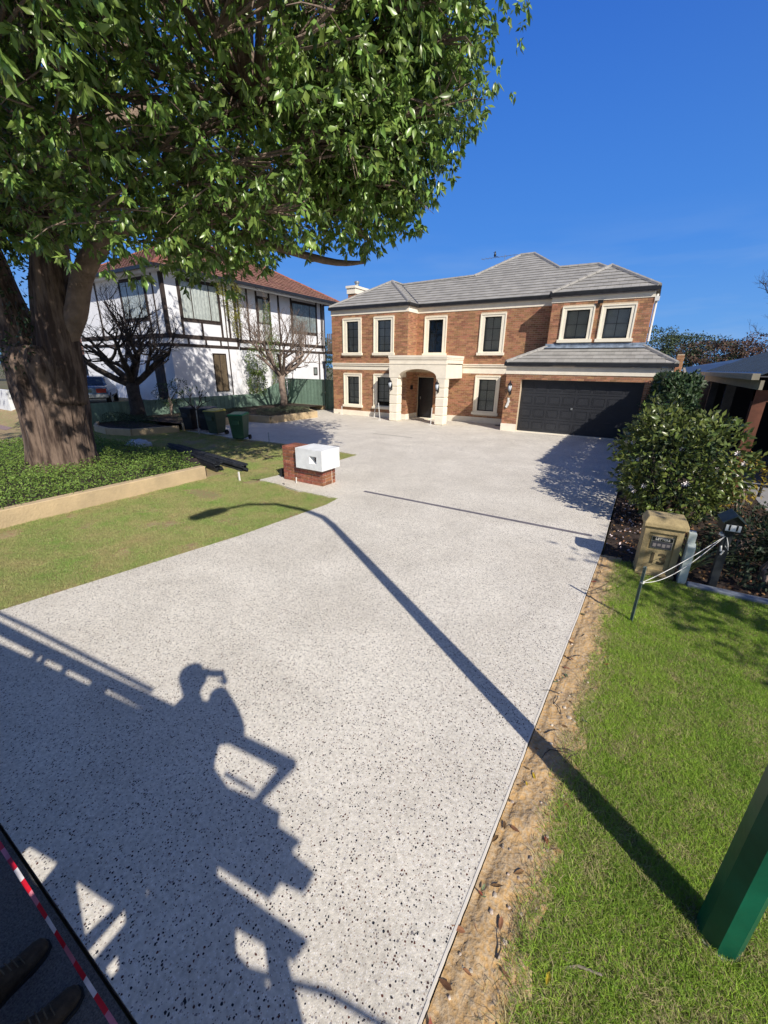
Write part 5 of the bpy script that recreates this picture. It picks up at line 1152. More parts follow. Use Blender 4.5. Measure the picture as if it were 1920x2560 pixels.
# ================================================================== brick letterbox pillar with white rendered box
PIL = empty('brick_letterbox', (9.3,-12.85,.03), 'red-brown brick letterbox pillar carrying a white rendered box with a square slot', 'letterbox')
px0, px1, py0, py1 = 8.66, 9.95, -13.07, -12.58
b = MB(); b.box((px0+.01,py0+.01,.03),(px1-.01,py1-.01,.42)); b.box((px0+.01,py0+.01,.42),(9.22,py1-.01,.86)); b.build('core', mat('light_mortar',(.62,.54,.44),.9,.1,20), PIL)
pinv = parent_world(PIL).inverted()
def pbricks(x0, x1, y0, y1, z, k):
    """one course round a rectangular pier"""
    BL, BW, J, H = .23, .11, .010, .076; out = []
    for (yy, sg) in ((y0,1),(y1-BW,1)):
        x = x0; first = BL if k%2 == 0 else BW
        cur = first
        while x < x1-.02:
            e = min(x+cur, x1)
            if x1-e < .07 and x1-e > 0: e = x1
            out.append((x,e,yy,yy+BW)); x = e+J; cur = BL
    for xx in (x0, x1-BW):
        y = y0+BW+J
        while y < y1-BW-J-.02:
            e = min(y+BL, y1-BW-J); out.append((xx,xx+BW,y,e)); y = e+J
    return [(a,c,d,e,z,z+H) for a,c,d,e in out]
allb = []
for k in range(10):
    z = .035+k*.086; allb += pbricks(px0, px1 if z < .40 else 9.215, py0, py1, z, k)
# brick-on-flat top course
x = px0
while x < 9.21: 
    e = min(x+.108, 9.215); allb.append((x,e,py0,py0+.24,.862+.0,.862+.042)); allb.append((x,e,py0+.25,py1,.862,.862+.042)); x = e+.010
for (a,c,d,e,z0,z1) in allb:
    j = random.uniform(-.0015,.0015)
    MB().box((a+j,d+j,z0),(c+j,e+j,z1)).build('brick', M_brick2, PIL, bevel=.003)
# white box with a splayed square recess
bx0, bx1, by0, by1, bz0, bz1 = 9.23, 10.05, -13.20, -12.52, .44, .93
hx0, hx1, hz0, hz1 = 9.665, 9.885, .59, .77
V = [(bx0,by0,bz0),(bx1,by0,bz0),(bx1,by0,bz1),(bx0,by0,bz1),(bx0,by1,bz0),(bx1,by1,bz0),(bx1,by1,bz1),(bx0,by1,bz1),
     (hx0,by0,hz0),(hx1,by0,hz0),(hx1,by0,hz1),(hx0,by0,hz1),(hx0+.06,by0+.13,hz0+.03),(hx1-.01,by0+.13,hz0+.03),(hx1-.01,by0+.13,hz1-.03),(hx0+.06,by0+.13,hz1-.03)]
b = MB(); b.add(V, [(4,7,6,5),(0,4,5,1),(1,5,6,2),(2,6,7,3),(3,7,4,0),(0,1,9,8),(1,2,10,9),(2,3,11,10),(3,0,8,11),(8,9,13,12),(9,10,14,13),(10,11,15,14),(11,8,12,15),(12,13,14,15)])
WB = b.build('white_box', M_white, PIL)
MB().box((hx0+.07,by0+.118,hz0+.035),(hx1-.02,by0+.128,hz1-.035)).build('slot_plate', mat('dark_plate2',(.10,.07,.07),.5), WB)
for (x,y,lx,ly,h,lab) in ((9.20,-13.20,0,.01,.17,'short white peg at the foot of the brick letterbox'),(8.95,-13.42,.10,-.04,.03,'small dark offcut lying before the brick letterbox')):
    b = MB(); b.beam((x,y,.032),(x+lx,y+ly,h+.01), .022, .018, (0,1,0)); tag(b.build('peg', M_pvc if 'white' in lab else M_black), lab, 'peg')
b = MB(); b.beam((7.80,-13.78,0),(7.79,-13.78,.24), .035, .03, (0,1,0)); tag(b.build('peg', M_pvc), 'white peg in the lawn in front of the steel pile', 'peg')
b = MB(); b.beam((4.55,-9.7,0),(4.55,-9.7,.45), .02, .02, (0,1,0)); tag(b.build('peg', M_galv), 'thin grey peg at the lawn edge right of the green bin', 'peg')
# thin black board leaning left of the pillar
b = MB(); b.obox((8.42,-12.75,.13), (.03,.45,.22), (0,-.2,.1)); tag(b.build('form_board', M_gutter), 'black formwork board leaning at the left foot of the brick letterbox', 'board')

# pile of dark steel lengths
rp = random.Random(12)
places = ['on top of','inside','at the edge of','under','behind','in front of']
k = 0
for lay in range(4):
    for j in range(6 if lay == 0 else 5 if lay == 1 else 3 if lay == 2 else 2):
        x1 = 7.35-rp.uniform(0,.5)-.12*j; y1 = -13.12+.085*j+rp.uniform(-.015,.015); ln = 4.3+rp.uniform(-.4,.6); an = R_(171+rp.uniform(-.8,.8)); z = .03+lay*.052
        x0, y0_ = x1+math.cos(an)*ln, y1+math.sin(an)*ln
        b = MB(); a_, c_ = Vector((x1,y1,z)), Vector((x0,y0_,z)); b.beam(a_, c_, .072, .006); b.beam(a_+Vector((0,-.033,.024)), c_+Vector((0,-.033,.024)), .006, .044); b.beam(a_+Vector((0,.033,.024)), c_+Vector((0,.033,.024)), .006, .044)
        b.beam(a_+Vector((0,-.022,.043)), c_+Vector((0,-.022,.043)), .02, .005)
        tag(b.build('steel_length', M_steel), ('bottom-layer','second-layer','third-layer','topmost')[lay]+' dark grey steel channel '+('at the street edge','second from the street edge','third from the street edge','fourth from the street edge','fifth from the street edge','at the house edge')[j]+' of the long pile', 'steel channel', 'dark steel channels piled on the left lawn'); k += 1
for lay in range(5):
    for j in range(3):
        x1 = 6.65-rp.uniform(0,.3); y1 = -13.52+.08*j; ln = 2.6+rp.uniform(-.3,.3); an = R_(168+rp.uniform(-1.5,1.5)); z = .03+lay*.05
        x0, y0_ = x1+math.cos(an)*ln, y1+math.sin(an)*ln
        b = MB(); a_, c_ = Vector((x1,y1,z)), Vector((x0,y0_,z)); b.beam(a_, c_, .068, .006); b.beam(a_+Vector((0,-.031,.022)), c_+Vector((0,-.031,.022)), .006, .042); b.beam(a_+Vector((0,.031,.022)), c_+Vector((0,.031,.022)), .006, .042)
        tag(b.build('steel_length', M_steel), ('bottom','second lowest','middle','second highest','topmost')[lay]+' short steel channel, '+('street-side','central','house-side')[j]+' column of the stack by the retaining wall end', 'steel channel', 'short dark steel channels stacked against the raised bed')
# crumpled white sack and its cord
b = MB(); nn_ = 10; vs = []
for i in range(nn_+1):
    for j in range(nn_+1):
        u_, v_ = i/nn_, j/nn_; h = .14*(math.sin(math.pi*u_)**.5)*(math.sin(math.pi*v_)**.5)+.05*NZ.noise(Vector((u_*5,v_*5,1))); vs.append((.85+u_*.75,-13.0+v_*.55+.06*NZ.noise(Vector((u_*4,3,1))),.03+max(h,.0)+.10))
b.add(vs, [(i*(nn_+1)+j,(i+1)*(nn_+1)+j,(i+1)*(nn_+1)+j+1,i*(nn_+1)+j+1) for i in range(nn_) for j in range(nn_)])
n0 = len(b.v); b.add([(v[0],v[1],.01) for v in vs], [(i*(nn_+1)+j,i*(nn_+1)+j+1,(i+1)*(nn_+1)+j+1,(i+1)*(nn_+1)+j) for i in range(nn_) for j in range(nn_)])
m_ = (nn_+1); rim = [j for j in range(m_)]+[i*m_+nn_ for i in range(1,m_)]+[nn_*m_+j for j in range(nn_-1,-1,-1)]+[i*m_ for i in range(nn_-1,0,-1)]
b.f += [(rim[i],rim[(i+1)%len(rim)],rim[(i+1)%len(rim)]+n0,rim[i]+n0) for i in range(len(rim))]
SK = empty('sack', (1.2,-12.7,0), 'crumpled pale plastic sack lying beyond the weedy bed', 'sack'); b.build('bag', mat('pale_sack',(.42,.46,.50),.6,.1,6), SK, smooth=True)
b = MB(); b.tube([(1.5,-13.0,.15),(1.75,-13.15,.22),(1.85,-13.2,.38),(1.98,-13.2,.30),(1.9,-13.2,.14),(1.7,-13.2,.10)], .012, 6); b.build('cord', M_pvc, SK)

# ================================================================== wheelie bins
def bin_(loc, rz, body, lid, label, tilt=0):
    t = empty('wheelie_bin', loc, label, 'bin', 'wheelie bins on the shaded lawn', rz); T = parent_world(t)
    def tf(b): b.v = [tuple(T@Vector(v)) for v in b.v]; return b
    b = MB(); b.add([(-.22,-.26,.10),(.22,-.26,.10),(.22,.24,.10),(-.22,.24,.10),(-.285,-.36,.98),(.285,-.36,.98),(.285,.33,.98),(-.285,.33,.98)], [(0,3,2,1),(4,5,6,7),(0,1,5,4),(1,2,6,5),(2,3,7,6),(3,0,4,7)])
    tf(b).build('body', body, t, bevel=.02)
    b = MB(); b.box((-.30,-.385,.955),(.30,.345,.985)); tf(b).build('rim', body, t)
    b = MB(); b.add([(-.30,-.40,.988),(.30,-.40,.988),(.30,.34,.988),(-.30,.34,.988),(-.27,-.37,1.03),(.27,-.37,1.03),(.27,.30,1.075),(-.27,.30,1.075)], [(0,3,2,1),(4,5,6,7),(0,1,5,4),(1,2,6,5),(2,3,7,6),(3,0,4,7)]); tf(b).build('lid', lid, t, bevel=.012)
    b = MB(); b.tube([(-.26,.345,.97),(-.26,.43,1.0),(.26,.43,1.0),(.26,.345,.97)], .016, 6); tf(b).build('handle', body, t)
    b = MB(); b.box((-.14,-.385,.62),(.14,-.34,.80)); tf(b).build('front_panel', body, t, bevel=.01)
    for s_ in (-1,1):
        b = MB(); b.lathe([(.0,-.03),(.10,-.03),(.10,.03),(.0,.03)], (s_*.27,.25,.10), 14, 'x'); tf(b).build('wheel', M_rubber, t)
    return t
g_body = mat('bin_green',(.035,.10,.05),.5,.1,4); g_lid = mat('bin_lid_green',(.01,.22,.07),.45,.1,4); y_lid = mat('bin_lid_yellow',(.42,.36,.06),.5,.1,4); o_body = mat('bin_olive',(.05,.075,.04),.55,.1,4); d_body = mat('bin_dark',(.010,.012,.016),.5,.1,4)
bin_((3.05,-9.75,.005), R_(28), g_body, g_lid, 'green wheelie bin with bright green lid, rightmost of the bins')
bin_((1.25,-9.45,.005), R_(12), o_body, y_lid, 'olive green wheelie bin with dull yellow lid')
bin_((.25,-9.1,.005), R_(20), d_body, mat('bin_lid_blue',(.015,.025,.05),.5), 'near-black wheelie bin tucked behind the yellow-lidded bin')
bin_((-.55,-9.35,.005), R_(15), d_body, d_body, 'near-black wheelie bin, leftmost of the bins behind the sapling')

# ================================================================== right boundary: letterboxes, stake, string, bed, bush
def text_obj(txt, size, m, parent, mw, name='number', bold=0.0, ext=.002):
    cu = bpy.data.curves.new(name,'FONT'); cu.body = txt; cu.size = size; cu.extrude = ext; cu.offset = bold; cu.align_x = 'CENTER'; cu.align_y = 'CENTER'; cu.resolution_u = 3
    tmp = bpy.data.objects.new('tmp_text', cu); COL.objects.link(tmp); bpy.context.view_layer.update()
    me = bpy.data.meshes.new_from_object(tmp); bpy.data.objects.remove(tmp); me.materials.clear(); me.materials.append(m)
    o = bpy.data.objects.new(name, me); COL.objects.link(o); o.parent = parent; o.matrix_local = parent_world(parent).inverted()@mw; return o
def face_mat(loc, rz=0): return Matrix.Translation(loc)@Matrix.Rotation(rz,4,'Z')@Matrix.Rotation(math.pi/2,4,'X')
L13 = empty('stone_letterbox', (16.765,-13.76,0), 'stained tan stone letterbox numbered 13 beside the driveway', 'letterbox', rz=R_(5))
M_l13 = mat('stained_limestone',(.42,.33,.17),.9,.25,6,.4,30,col2=(.27,.21,.11))
T = parent_world(L13); 
def tf(b): b.v = [tuple(T@Vector(v)) for v in b.v]; return b
def front_frame(b, x0,x1,z0,z1, hx0,hx1,hz0,hz1, y0,y1):
    b.box((x0,y0,z0),(hx0,y1,z1)); b.box((hx1,y0,z0),(x1,y1,z1)); b.box((hx0,y0,z0),(hx1,y1,hz0)); b.box((hx0,y0,hz1),(hx1,y1,z1)); return b
tf(MB().box((-.23,-.115,0),(.23,.17,.74))).build('body', M_l13, L13)
tf(front_frame(MB(), -.23,.23,.0,.74, -.165,.155,.10,.66, -.145,-.1151)).build('front_border', M_l13, L13)
tf(MB().box((-.24,-.16,.0),(.24,.18,.05))).build('foot', M_l13, L13, bevel=.008)
c = MB(); c.add([(-.26,-.18,.74),(.26,-.18,.74),(.26,.20,.74),(-.26,.20,.74),(-.26,-.18,.80),(.26,-.18,.80),(.26,.20,.80),(-.26,.20,.80),(-.22,-.13,.885),(.22,-.13,.885),(.22,.16,.885),(-.22,.16,.885)],
    [(0,3,2,1),(0,1,5,4),(1,2,6,5),(2,3,7,6),(3,0,4,7),(4,5,9,8),(5,6,10,9),(6,7,11,10),(7,4,8,11),(8,9,10,11)])
tf(c).build('capping', M_l13, L13, bevel=.008)
sp = tf(MB().box((-.125,-.128,.42),(.135,-.1155,.60))).build('slot_plate', mat('plate_rim',(.38,.36,.33),.4,.1,8,metal=.5), L13)
tf(MB().box((-.115,-.134,.43),(.125,-.1285,.53))).build('flap', mat('grey_flap',(.055,.055,.07),.35), sp)
tf(MB().box((-.115,-.134,.540),(.125,-.1285,.592))).build('letter_band', M_black, sp)
for k in range(4): tf(MB().box((-.10+k*.055,-.1365,.45+.012*(k%2)),(-.06+k*.055,-.1345,.50))).build('flap_mark', mat('pale_mark',(.20,.18,.18),.6), sp)
lt = text_obj('LETTERS', .046, mat('plate_letters',(.62,.60,.55),.5), L13, T@face_mat((.005,-.1352,.566)), 'letters', .0015, .001)
n13 = text_obj('13', .23, mat('dark_number',(.085,.065,.035),.7), L13, T@face_mat((-.005,-.1185,.255)), 'number', .006, .004)
# white posts beside it
WP = empty('fence_post_stub', (17.12,-13.9,0), 'short white-green post stub right of the stone letterbox', 'post')
b = MB(); b.add([(17.06,-13.99,0),(17.15,-13.99,0),(17.15,-13.90,0),(17.06,-13.90,0),(17.06,-13.99,.56),(17.15,-13.99,.56),(17.15,-13.90,.60),(17.06,-13.90,.60)], [(0,3,2,1),(4,5,6,7),(0,1,5,4),(1,2,6,5),(2,3,7,6),(3,0,4,7)]); b.build('post', mat('pale_green_white',(.50,.56,.52),.6,.1,8), WP)
MB().box((17.055,-13.885,0),(17.14,-13.72,.72)).build('brace', MATS['pale_green_white'], WP)
L11 = empty('post_letterbox', (17.46,-13.80,0), 'small black gabled letterbox numbered 11 on a dark post', 'letterbox', rz=R_(4)); T = parent_world(L11)
tf(MB().box((-.045,-.045,0),(.045,.045,.84))).build('post', mat('dark_post',(.02,.025,.03),.7,.2,8), L11)
tf(MB().box((-.10,-.13,.84),(.10,.15,.985))).build('box', M_black, L11)
b = MB(); b.add([(-.10,-.13,.986),(.10,-.13,.986),(0,-.13,1.075),(-.10,.15,.986),(.10,.15,.986),(0,.15,1.075)], [(0,1,2),(3,5,4),(0,3,4,1),(1,4,5,2),(2,5,3,0)]); tf(b).build('gable', M_black, L11)
b = MB(); b.beam((-.125,0,.975),(.0,0,1.095), .33, .014, (0,1,0)); 
def slab(pts, th): 
    m = MB(); n = (Vector(pts[1])-Vector(pts[0])).cross(Vector(pts[2])-Vector(pts[0])).normalized()*th; m.add([Vector(p) for p in pts]+[Vector(p)+n for p in pts], [(0,1,2,3),(7,6,5,4),(0,4,5,1),(1,5,6,2),(2,6,7,3),(3,7,4,0)]); return m
tf(slab([(-.13,-.16,.975),(0,-.16,1.085),(0,.17,1.085),(-.13,.17,.975)], -.012)).build('roof', mat('letterbox_roof',(.03,.05,.055),.5), L11)
tf(slab([(0,-.16,1.085),(.13,-.16,.975),(.13,.17,.975),(0,.17,1.085)], -.012)).build('roof', MATS['letterbox_roof'], L11)
npl = tf(MB().box((-.078,-.136,.862),(.078,-.131,.945))).build('number_plate', mat('white_plate',(.78,.80,.80),.5), L11)
text_obj('1 1', .098, M_black, L11, T@face_mat((0,-.1372,.903)), 'number', .0045, .001)
# steel stake and string
ST = empty('steel_stake', (16.54,-15.38,0), 'thin grey-green steel stake standing in the right lawn', 'stake')
b = MB(); b.beam((16.54,-15.38,-.05),(16.545,-15.38,.73), .030, .006, (0,1,0)); b.beam((16.552,-15.395,-.05),(16.557,-15.395,.73), .006, .030, (0,1,0)); b.build('picket', mat('stake_paint',(.17,.23,.22),.5,.2,10,metal=.3), ST)
SG = empty('string_line', (16.9,-14.5,.6), 'white nylon string tied from the stake to the post of letterbox 11', 'string'); sp0 = Vector((16.555,-15.375,.53)); sp1 = Vector((17.44,-13.83,.76))
for sag in (.05,.20):
    pts = [sp0.lerp(sp1,t)+Vector((0,0,-sag*4*t*(1-t)*(1.0-.55*t))) for t in [i/18 for i in range(19)]]; b = MB(); b.tube(pts, .0038, 6); b.build('strand', M_pvc, SG)
b = MB(); b.lathe([(.0,-.012),(.022,-.010),(.022,.010),(.0,.012)], sp0, 8); b.build('knot', M_pvc, SG)
b = MB(); b.lathe([(.0,-.02),(.068,-.015),(.068,.015),(.0,.02)], (17.44,-13.78,.76), 10); b.tube([(17.45,-13.85,.75),(17.48,-13.87,.66),(17.50,-13.87,.58),(17.46,-13.86,.63)], .005, 5); b.tube([(17.42,-13.85,.62),(17.43,-13.87,.55),(17.46,-13.87,.56),(17.44,-13.86,.5)], .012, 5); b.build('knot', M_pvc, SG)
# kerb
KB = empty('garden_kerb', (18.0,-14,0), 'blue-grey concrete kerb edging the shaded garden bed', 'kerb')
x = 17.16
while x < 22: MB().box((x,-14.06,-.02),(x+.88,-13.95,.065)).build('kerb_block', mat('blue_grey_concrete',(.20,.23,.28),.85,.15,5,.2,40), KB, bevel=.012); x += .90

# camellia bush: broad glossy leaves
CB = empty('camellia_bush', (16.95,-10.9,0), 'big rounded camellia bush with glossy leaves and pale flowers beside the driveway', 'bush')
lob = [((16.95,-10.9,1.10),(.95,1.3,.98)),((16.6,-10.5,1.35),(.6,.9,.75)),((17.4,-11.1,1.2),(.65,.9,.8)),((17.0,-11.3,.75),(.85,.95,.6)),((16.55,-9.5,1.3),(.5,.8,.9))]
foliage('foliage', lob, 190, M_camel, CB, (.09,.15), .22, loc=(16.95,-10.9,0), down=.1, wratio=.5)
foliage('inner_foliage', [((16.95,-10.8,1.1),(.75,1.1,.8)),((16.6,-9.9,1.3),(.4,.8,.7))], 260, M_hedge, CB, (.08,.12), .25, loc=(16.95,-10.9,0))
b = MB(); rd = random.Random(3)
for k in range(9):
    a = rd.uniform(0,6.28); b.tube([(16.95+.1*math.cos(a),-10.9+.1*math.sin(a),0),(16.95+.3*math.cos(a),-10.9+.4*math.sin(a),.6),(16.95+.6*math.cos(a),-10.9+.9*math.sin(a),1.3)], [.035,.025,.01], 5)
b.build('stem', M_twigd, CB, kind='stuff')
Ci = Matrix.Translation(CB.location)
for k in range(16):
    u_ = unit(1)[0]; 
    if u_[1] > .2: u_[1] *= -1
    c0, r0 = lob[k%4]; q = Vector(c0)+Vector((u_[0]*r0[0]*1.02,u_[1]*r0[1]*1.02,abs(u_[2])*r0[2]*.9-.2)); b = MB()
    for j in range(7):
        a = j*.9; d1 = Vector((math.cos(a)*.035,-.012,math.sin(a)*.035)); d2 = Vector((math.cos(a+.5)*.03,-.03,math.sin(a+.5)*.03)); b.add([q,q+d1*1.1,q+(d1+d2)*.8,q+d2], [(0,1,2,3)])
    b.build('flower', M_flower, CB)
# tall hedge continuing along the boundary
TH = empty('tall_hedge', (16.9,-5,0), 'tall dark green hedge between the garage driveway and the neighbour', 'hedge')
hl_ = []
for k in range(9): y = -9.3+k*1.02; hl_.append(((16.85+.08*math.sin(k*2.1),y,1.35),(.55,.75,1.30+.08*math.sin(k*1.7))))
foliage('foliage', hl_, 190, M_hedge, TH, (.06,.11), .22, loc=(16.9,-5,0))
def box_leaves(x0,y0,z0,x1,y1,z1,n,size):
    f = rng.choice(3, n, p=[.42,.42,.16]); P = rng.uniform(0,1,(n,3)); s_ = rng.integers(0,2,n); P[f==0,0] = s_[f==0]; P[f==1,2] = 1; P[f==2,1] = s_[f==2]
    Q = np.array([x0,y0,z0])+P*np.array([x1-x0,y1-y0,z1-z0])+rng.normal(size=(n,3))*.03
    return leaves('shadow_fill_leaves', Q-np.array([16.9,-5,0]), unit(n), rng.uniform(size[0],size[1],n), M_hedge, TH, kind='stuff', wratio=.6)
box_leaves(16.50,-8.8,.3,17.20,-1.15,2.58,15000,(.10,.17))  # leaf box added inside the hedge to thicken its shadow on the garage
hc = MB()
for k in range(9): y = -9.3+k*1.02; hc.tube([(16.85,y,0),(16.9,y+.1,1.0),(16.8,y,2.2)], [.04,.03,.01], 5)
hc.build('stem', M_twigd, TH, kind='stuff')
foliage('inner_foliage', [(c,(r[0]*.72,r[1]*.8,r[2]*.82)) for c, r in hl_], 170, M_hedge, TH, (.12,.18), .3, loc=(16.9,-5,0))  # denser inner leaves, added for the same hedge shadow
# understorey right of the letterboxes
def strappy(name, loc, n, L, m, label, cat='plant', wd=.035, group=None):
    t = empty(name, loc, label, cat, group); rd = random.Random(int(loc[0]*100)); 
    for k in range(n):
        a = rd.uniform(0,6.28); up0 = rd.uniform(.6,1.0); l = L*rd.uniform(.6,1.1); p = Vector(loc); d = Vector((math.cos(a)*.5,math.sin(a)*.5,up0)).normalized(); s = d.cross(Vector((0,0,1))).normalized(); b = MB(); vs = []
        for i in range(6):
            t_ = i/5; ww = wd*(1-t_)**.6*(.6+1.2*t_ if t_ < .4 else 1); vs += [p-s*ww/2, p+s*ww/2]; p = p+d*l/5; d = (d+Vector((math.cos(a)*.12,math.sin(a)*.12,-.22))).normalized()
        b.add(vs, [(2*i,2*i+1,2*i+3,2*i+2) for i in range(5)]); b.build('blade', m, t)
    return t
M_strap = mat('strap_leaf',(.17,.20,.06),.5,.2,6,objrand=.3)
strappy('strap_plant', (17.22,-13.5,0), 16, .85, M_strap, 'yellow-green strappy plant between letterbox 13 and letterbox 11')
strappy('strap_plant', (17.32,-13.2,0), 12, .7, M_strap, 'smaller strappy plant just behind letterbox 11 post')
for k, (x,y,r,h,lab) in enumerate(((18.1,-13.3,.55,.55,'dark feathery shrub right of letterbox 11'),(18.7,-12.6,.7,.7,'larger dark shrub against the right frame edge behind the kerb'),(17.9,-12.3,.5,.5,'low dark shrub between camellia and kerb'),(19.3,-13.4,.6,.5,'dark shrub beyond the kerb at far right'))):
    shrub('shrub', (x,y,0), [((x,y,h*.7),(r,r,h))], 330, mat('dark_fern_leaf',(.035,.055,.025),.6,.15,4,island=.5,trans=.15), lab, (.05,.11))
shrub('shrub', (18.3,-9.6,0), [((18.2,-9.8,.7),(.4,.5,.55))], 180, mat('golden_leaf',(.34,.26,.03),.6,.15,4,island=.4,trans=.3), 'golden-leaved small shrub right of the camellia', (.06,.1))
# litter and petals under the bush
def litter(name, n, fn, m, size, label, cat):
    P = np.array([fn() for _ in range(n)]); D = unit(n); D[:,2] *= .3; tag(leaves(name, P, D, rng.uniform(size[0],size[1],n), m, None, kind='stuff', wratio=.6), label, cat)
litter('leaf_litter', 2600, lambda: (random.uniform(16.15,19.5),random.uniform(-13.85,-9),.012+random.uniform(0,.02)), M_litter, (.03,.07), 'brown leaf litter over the dark bed soil', 'leaf litter')
litter('fallen_petals', 95, lambda: (random.gauss(16.35,.16),random.uniform(-13.3,-10.2),.02+random.uniform(0,.02)), M_petal, (.03,.06), 'pale pink petals fallen along the driveway edge under the camellia', 'petals')

# ================================================================== debris on the sandy strip
rd = random.Random(8)
def edge_x(y): return float(np.interp(y, [-20.15,-19.4,-17.8,-15.5,-13.2], [15.83,15.85,15.91,16.01,16.08]))
for k in range(150):
    y = rd.uniform(-20.0,-13.9); x = edge_x(y)+rd.uniform(.03,.34); r = rd.uniform(.004,.013)*(2.0 if rd.random() < .08 else 1); b = MB(); 
    b.lathe([(.0,-r*.5),(r*.8,-r*.3),(r,r*.1),(r*.6,r*.5),(0,r*.6)], (x,y,.018+r*.2), 6); b.v = [(v[0]+rd.uniform(-.15,.15)*r, v[1]+rd.uniform(-.3,.3)*r, v[2]) for v in b.v]
    o = b.build('pebble', mat('pale_pebble',(.50,.42,.34),.9,.2,10,objrand=.4)); tag(o, ('tiny' if r < .006 else 'small' if r < .010 else 'large')+' pale pebble '+('hard against the slab edge' if x-edge_x(y) < .12 else 'midway across the strip' if x-edge_x(y) < .24 else 'near the grass edge')+' on the sandy strip', 'pebble', 'pebbles on the sandy strip')
lmesh = {}
for key, m in (('brown',M_litter),('green',mat('dry_green_leaf',(.15,.19,.09),.6,.2,9)),('yellow',mat('yellow_fallen_leaf',(.55,.38,.03),.5,.2,9)),('red',mat('red_brown_leaf',(.22,.055,.03),.6,.2,9))):
    b = MB(); b.add([(0,0,0),(.25,.17,.03),(.62,.15,.035),(1,0,.06),(.62,-.15,.02),(.25,-.17,.035),(.5,0,-.02)], [(0,1,6),(1,2,6),(2,3,6),(3,4,6),(4,5,6),(5,0,6)]); me = bpy.data.meshes.new('fallen_leaf'); me.from_pydata(b.v, [], b.f); me.materials.append(m); lmesh[key] = me
for k in range(64):
    y = rd.uniform(-20.0,-14.2); x = edge_x(y)+rd.choice([rd.uniform(.02,.08), rd.uniform(.05,.42)]); key = rd.choice(['brown','brown','red','green']) if k > 3 else 'yellow'
    if key == 'yellow': x, y = ((15.985,-18.10) if k == 0 else (16.02,-18.02) if k == 1 else (16.33,-16.3) if k == 2 else (16.3,-19.0))
    o = bpy.data.objects.new('fallen_leaf', lmesh[key]); COL.objects.link(o); o.location = (x,y,.028); o.scale = (rd.uniform(.035,.08),)*3; o.rotation_euler = (rd.uniform(-.4,.4),rd.uniform(-.3,.3),rd.uniform(0,6.28))
    tag(o, {'brown':'curled brown leaf '+('tucked against the slab edge' if x-edge_x(y) < .1 else 'lying loose on the sand')+(', near the camera' if y < -18.5 else ', beyond the lamp shadow' if y > -17 else ', about the lamp shadow'),'red':'reddish dry leaf lying on the sandy strip','green':'dull green fallen leaf on the sandy strip','yellow':'bright yellow fallen leaf by the driveway edge'}[key], 'leaf', key+' leaves on the sandy strip')
for k in range(16):
    y = rd.uniform(-20.0,-14.5); x = edge_x(y)+rd.uniform(.04,.38); a = rd.uniform(0,6.28); L = rd.uniform(.06,.18); b = MB(); p = Vector((x,y,.028)); q = p+Vector((math.cos(a)*L,math.sin(a)*L,.01)); b.tube([p, p.lerp(q,.5)+Vector((rd.gauss(0,.012),rd.gauss(0,.012),.008)), q], [.004,.0035,.002], 5)
    tag(b.build('twig', M_twigd), 'thin dark twig lying on the sandy strip', 'twig', 'twigs on the sandy strip')
b = MB(); b.tube([(16.35,-18.95,.01),(16.42,-18.9,.02),(16.52,-18.88,.03)], [.008,.007,.005], 6); tag(b.build('dry_stick', mat('grey_stick',(.25,.21,.17),.9)), 'short grey stick lying in the right lawn', 'stick')

# ================================================================== street lamp
LP = empty('street_lamp', (17.03,-18.38,0), 'green painted street lamp post with a curved arm out over the road', 'street lamp')
def octa(b, pts, rad, n=8):
    vs = []; a0 = math.pi/8+R_(10)
    for p, r in zip(pts, rad):
        for k in range(n): a = a0+2*math.pi*k/n; vs.append((p[0]+r*math.cos(a),p[1]+r*math.sin(a),p[2]))
    N = len(pts); b.add(vs, [(i*n+k,i*n+(k+1)%n,(i+1)*n+(k+1)%n,(i+1)*n+k) for i in range(N-1) for k in range(n)]+[tuple(reversed(range(n))),tuple((N-1)*n+k for k in range(n))])
b = MB(); octa(b, [(17.03,-18.38,-.02),(17.03,-18.38,2.5),(17.03,-18.38,5.0)], [.098,.088,.076]); b.build('post', M_poleg, LP)
b = MB(); b.tube([(17.03,-18.38,4.95),(17.03,-18.42,5.35),(17.03,-18.71,5.95),(17.03,-19.21,6.6),(17.03,-19.86,7.05),(17.03,-20.44,7.2)], [.075,.07,.06,.055,.048,.042], 10); b.build('arm', M_poleg, LP, smooth=True)
b = MB(); b.add([(16.93,-20.42,7.14),(17.13,-20.42,7.14),(17.17,-20.75,7.16),(16.89,-20.75,7.16),(16.92,-21.2,7.22),(17.14,-21.2,7.22),(16.97,-20.42,7.27),(17.09,-20.42,7.27),(17.12,-20.75,7.36),(16.94,-20.75,7.36),(16.95,-21.2,7.32),(17.11,-21.2,7.32)],
    [(0,3,2,1),(3,4,5,2),(0,1,7,6),(1,2,8,7),(2,5,11,8),(6,7,8,9),(9,8,11,10),(5,4,10,11),(4,3,9,10),(3,0,6,9)]); b.build('lamp_head', mat('grey_lamp',(.3,.32,.33),.5,.1,5), LP)
b = MB(); b.lathe([(.09,-.01),(.103,.0),(.102,.018),(.09,.02)], (17.03,-18.38,-.01), 8); b.build('base_collar', mat('pale_base',(.35,.42,.38),.8,.3,12), LP)

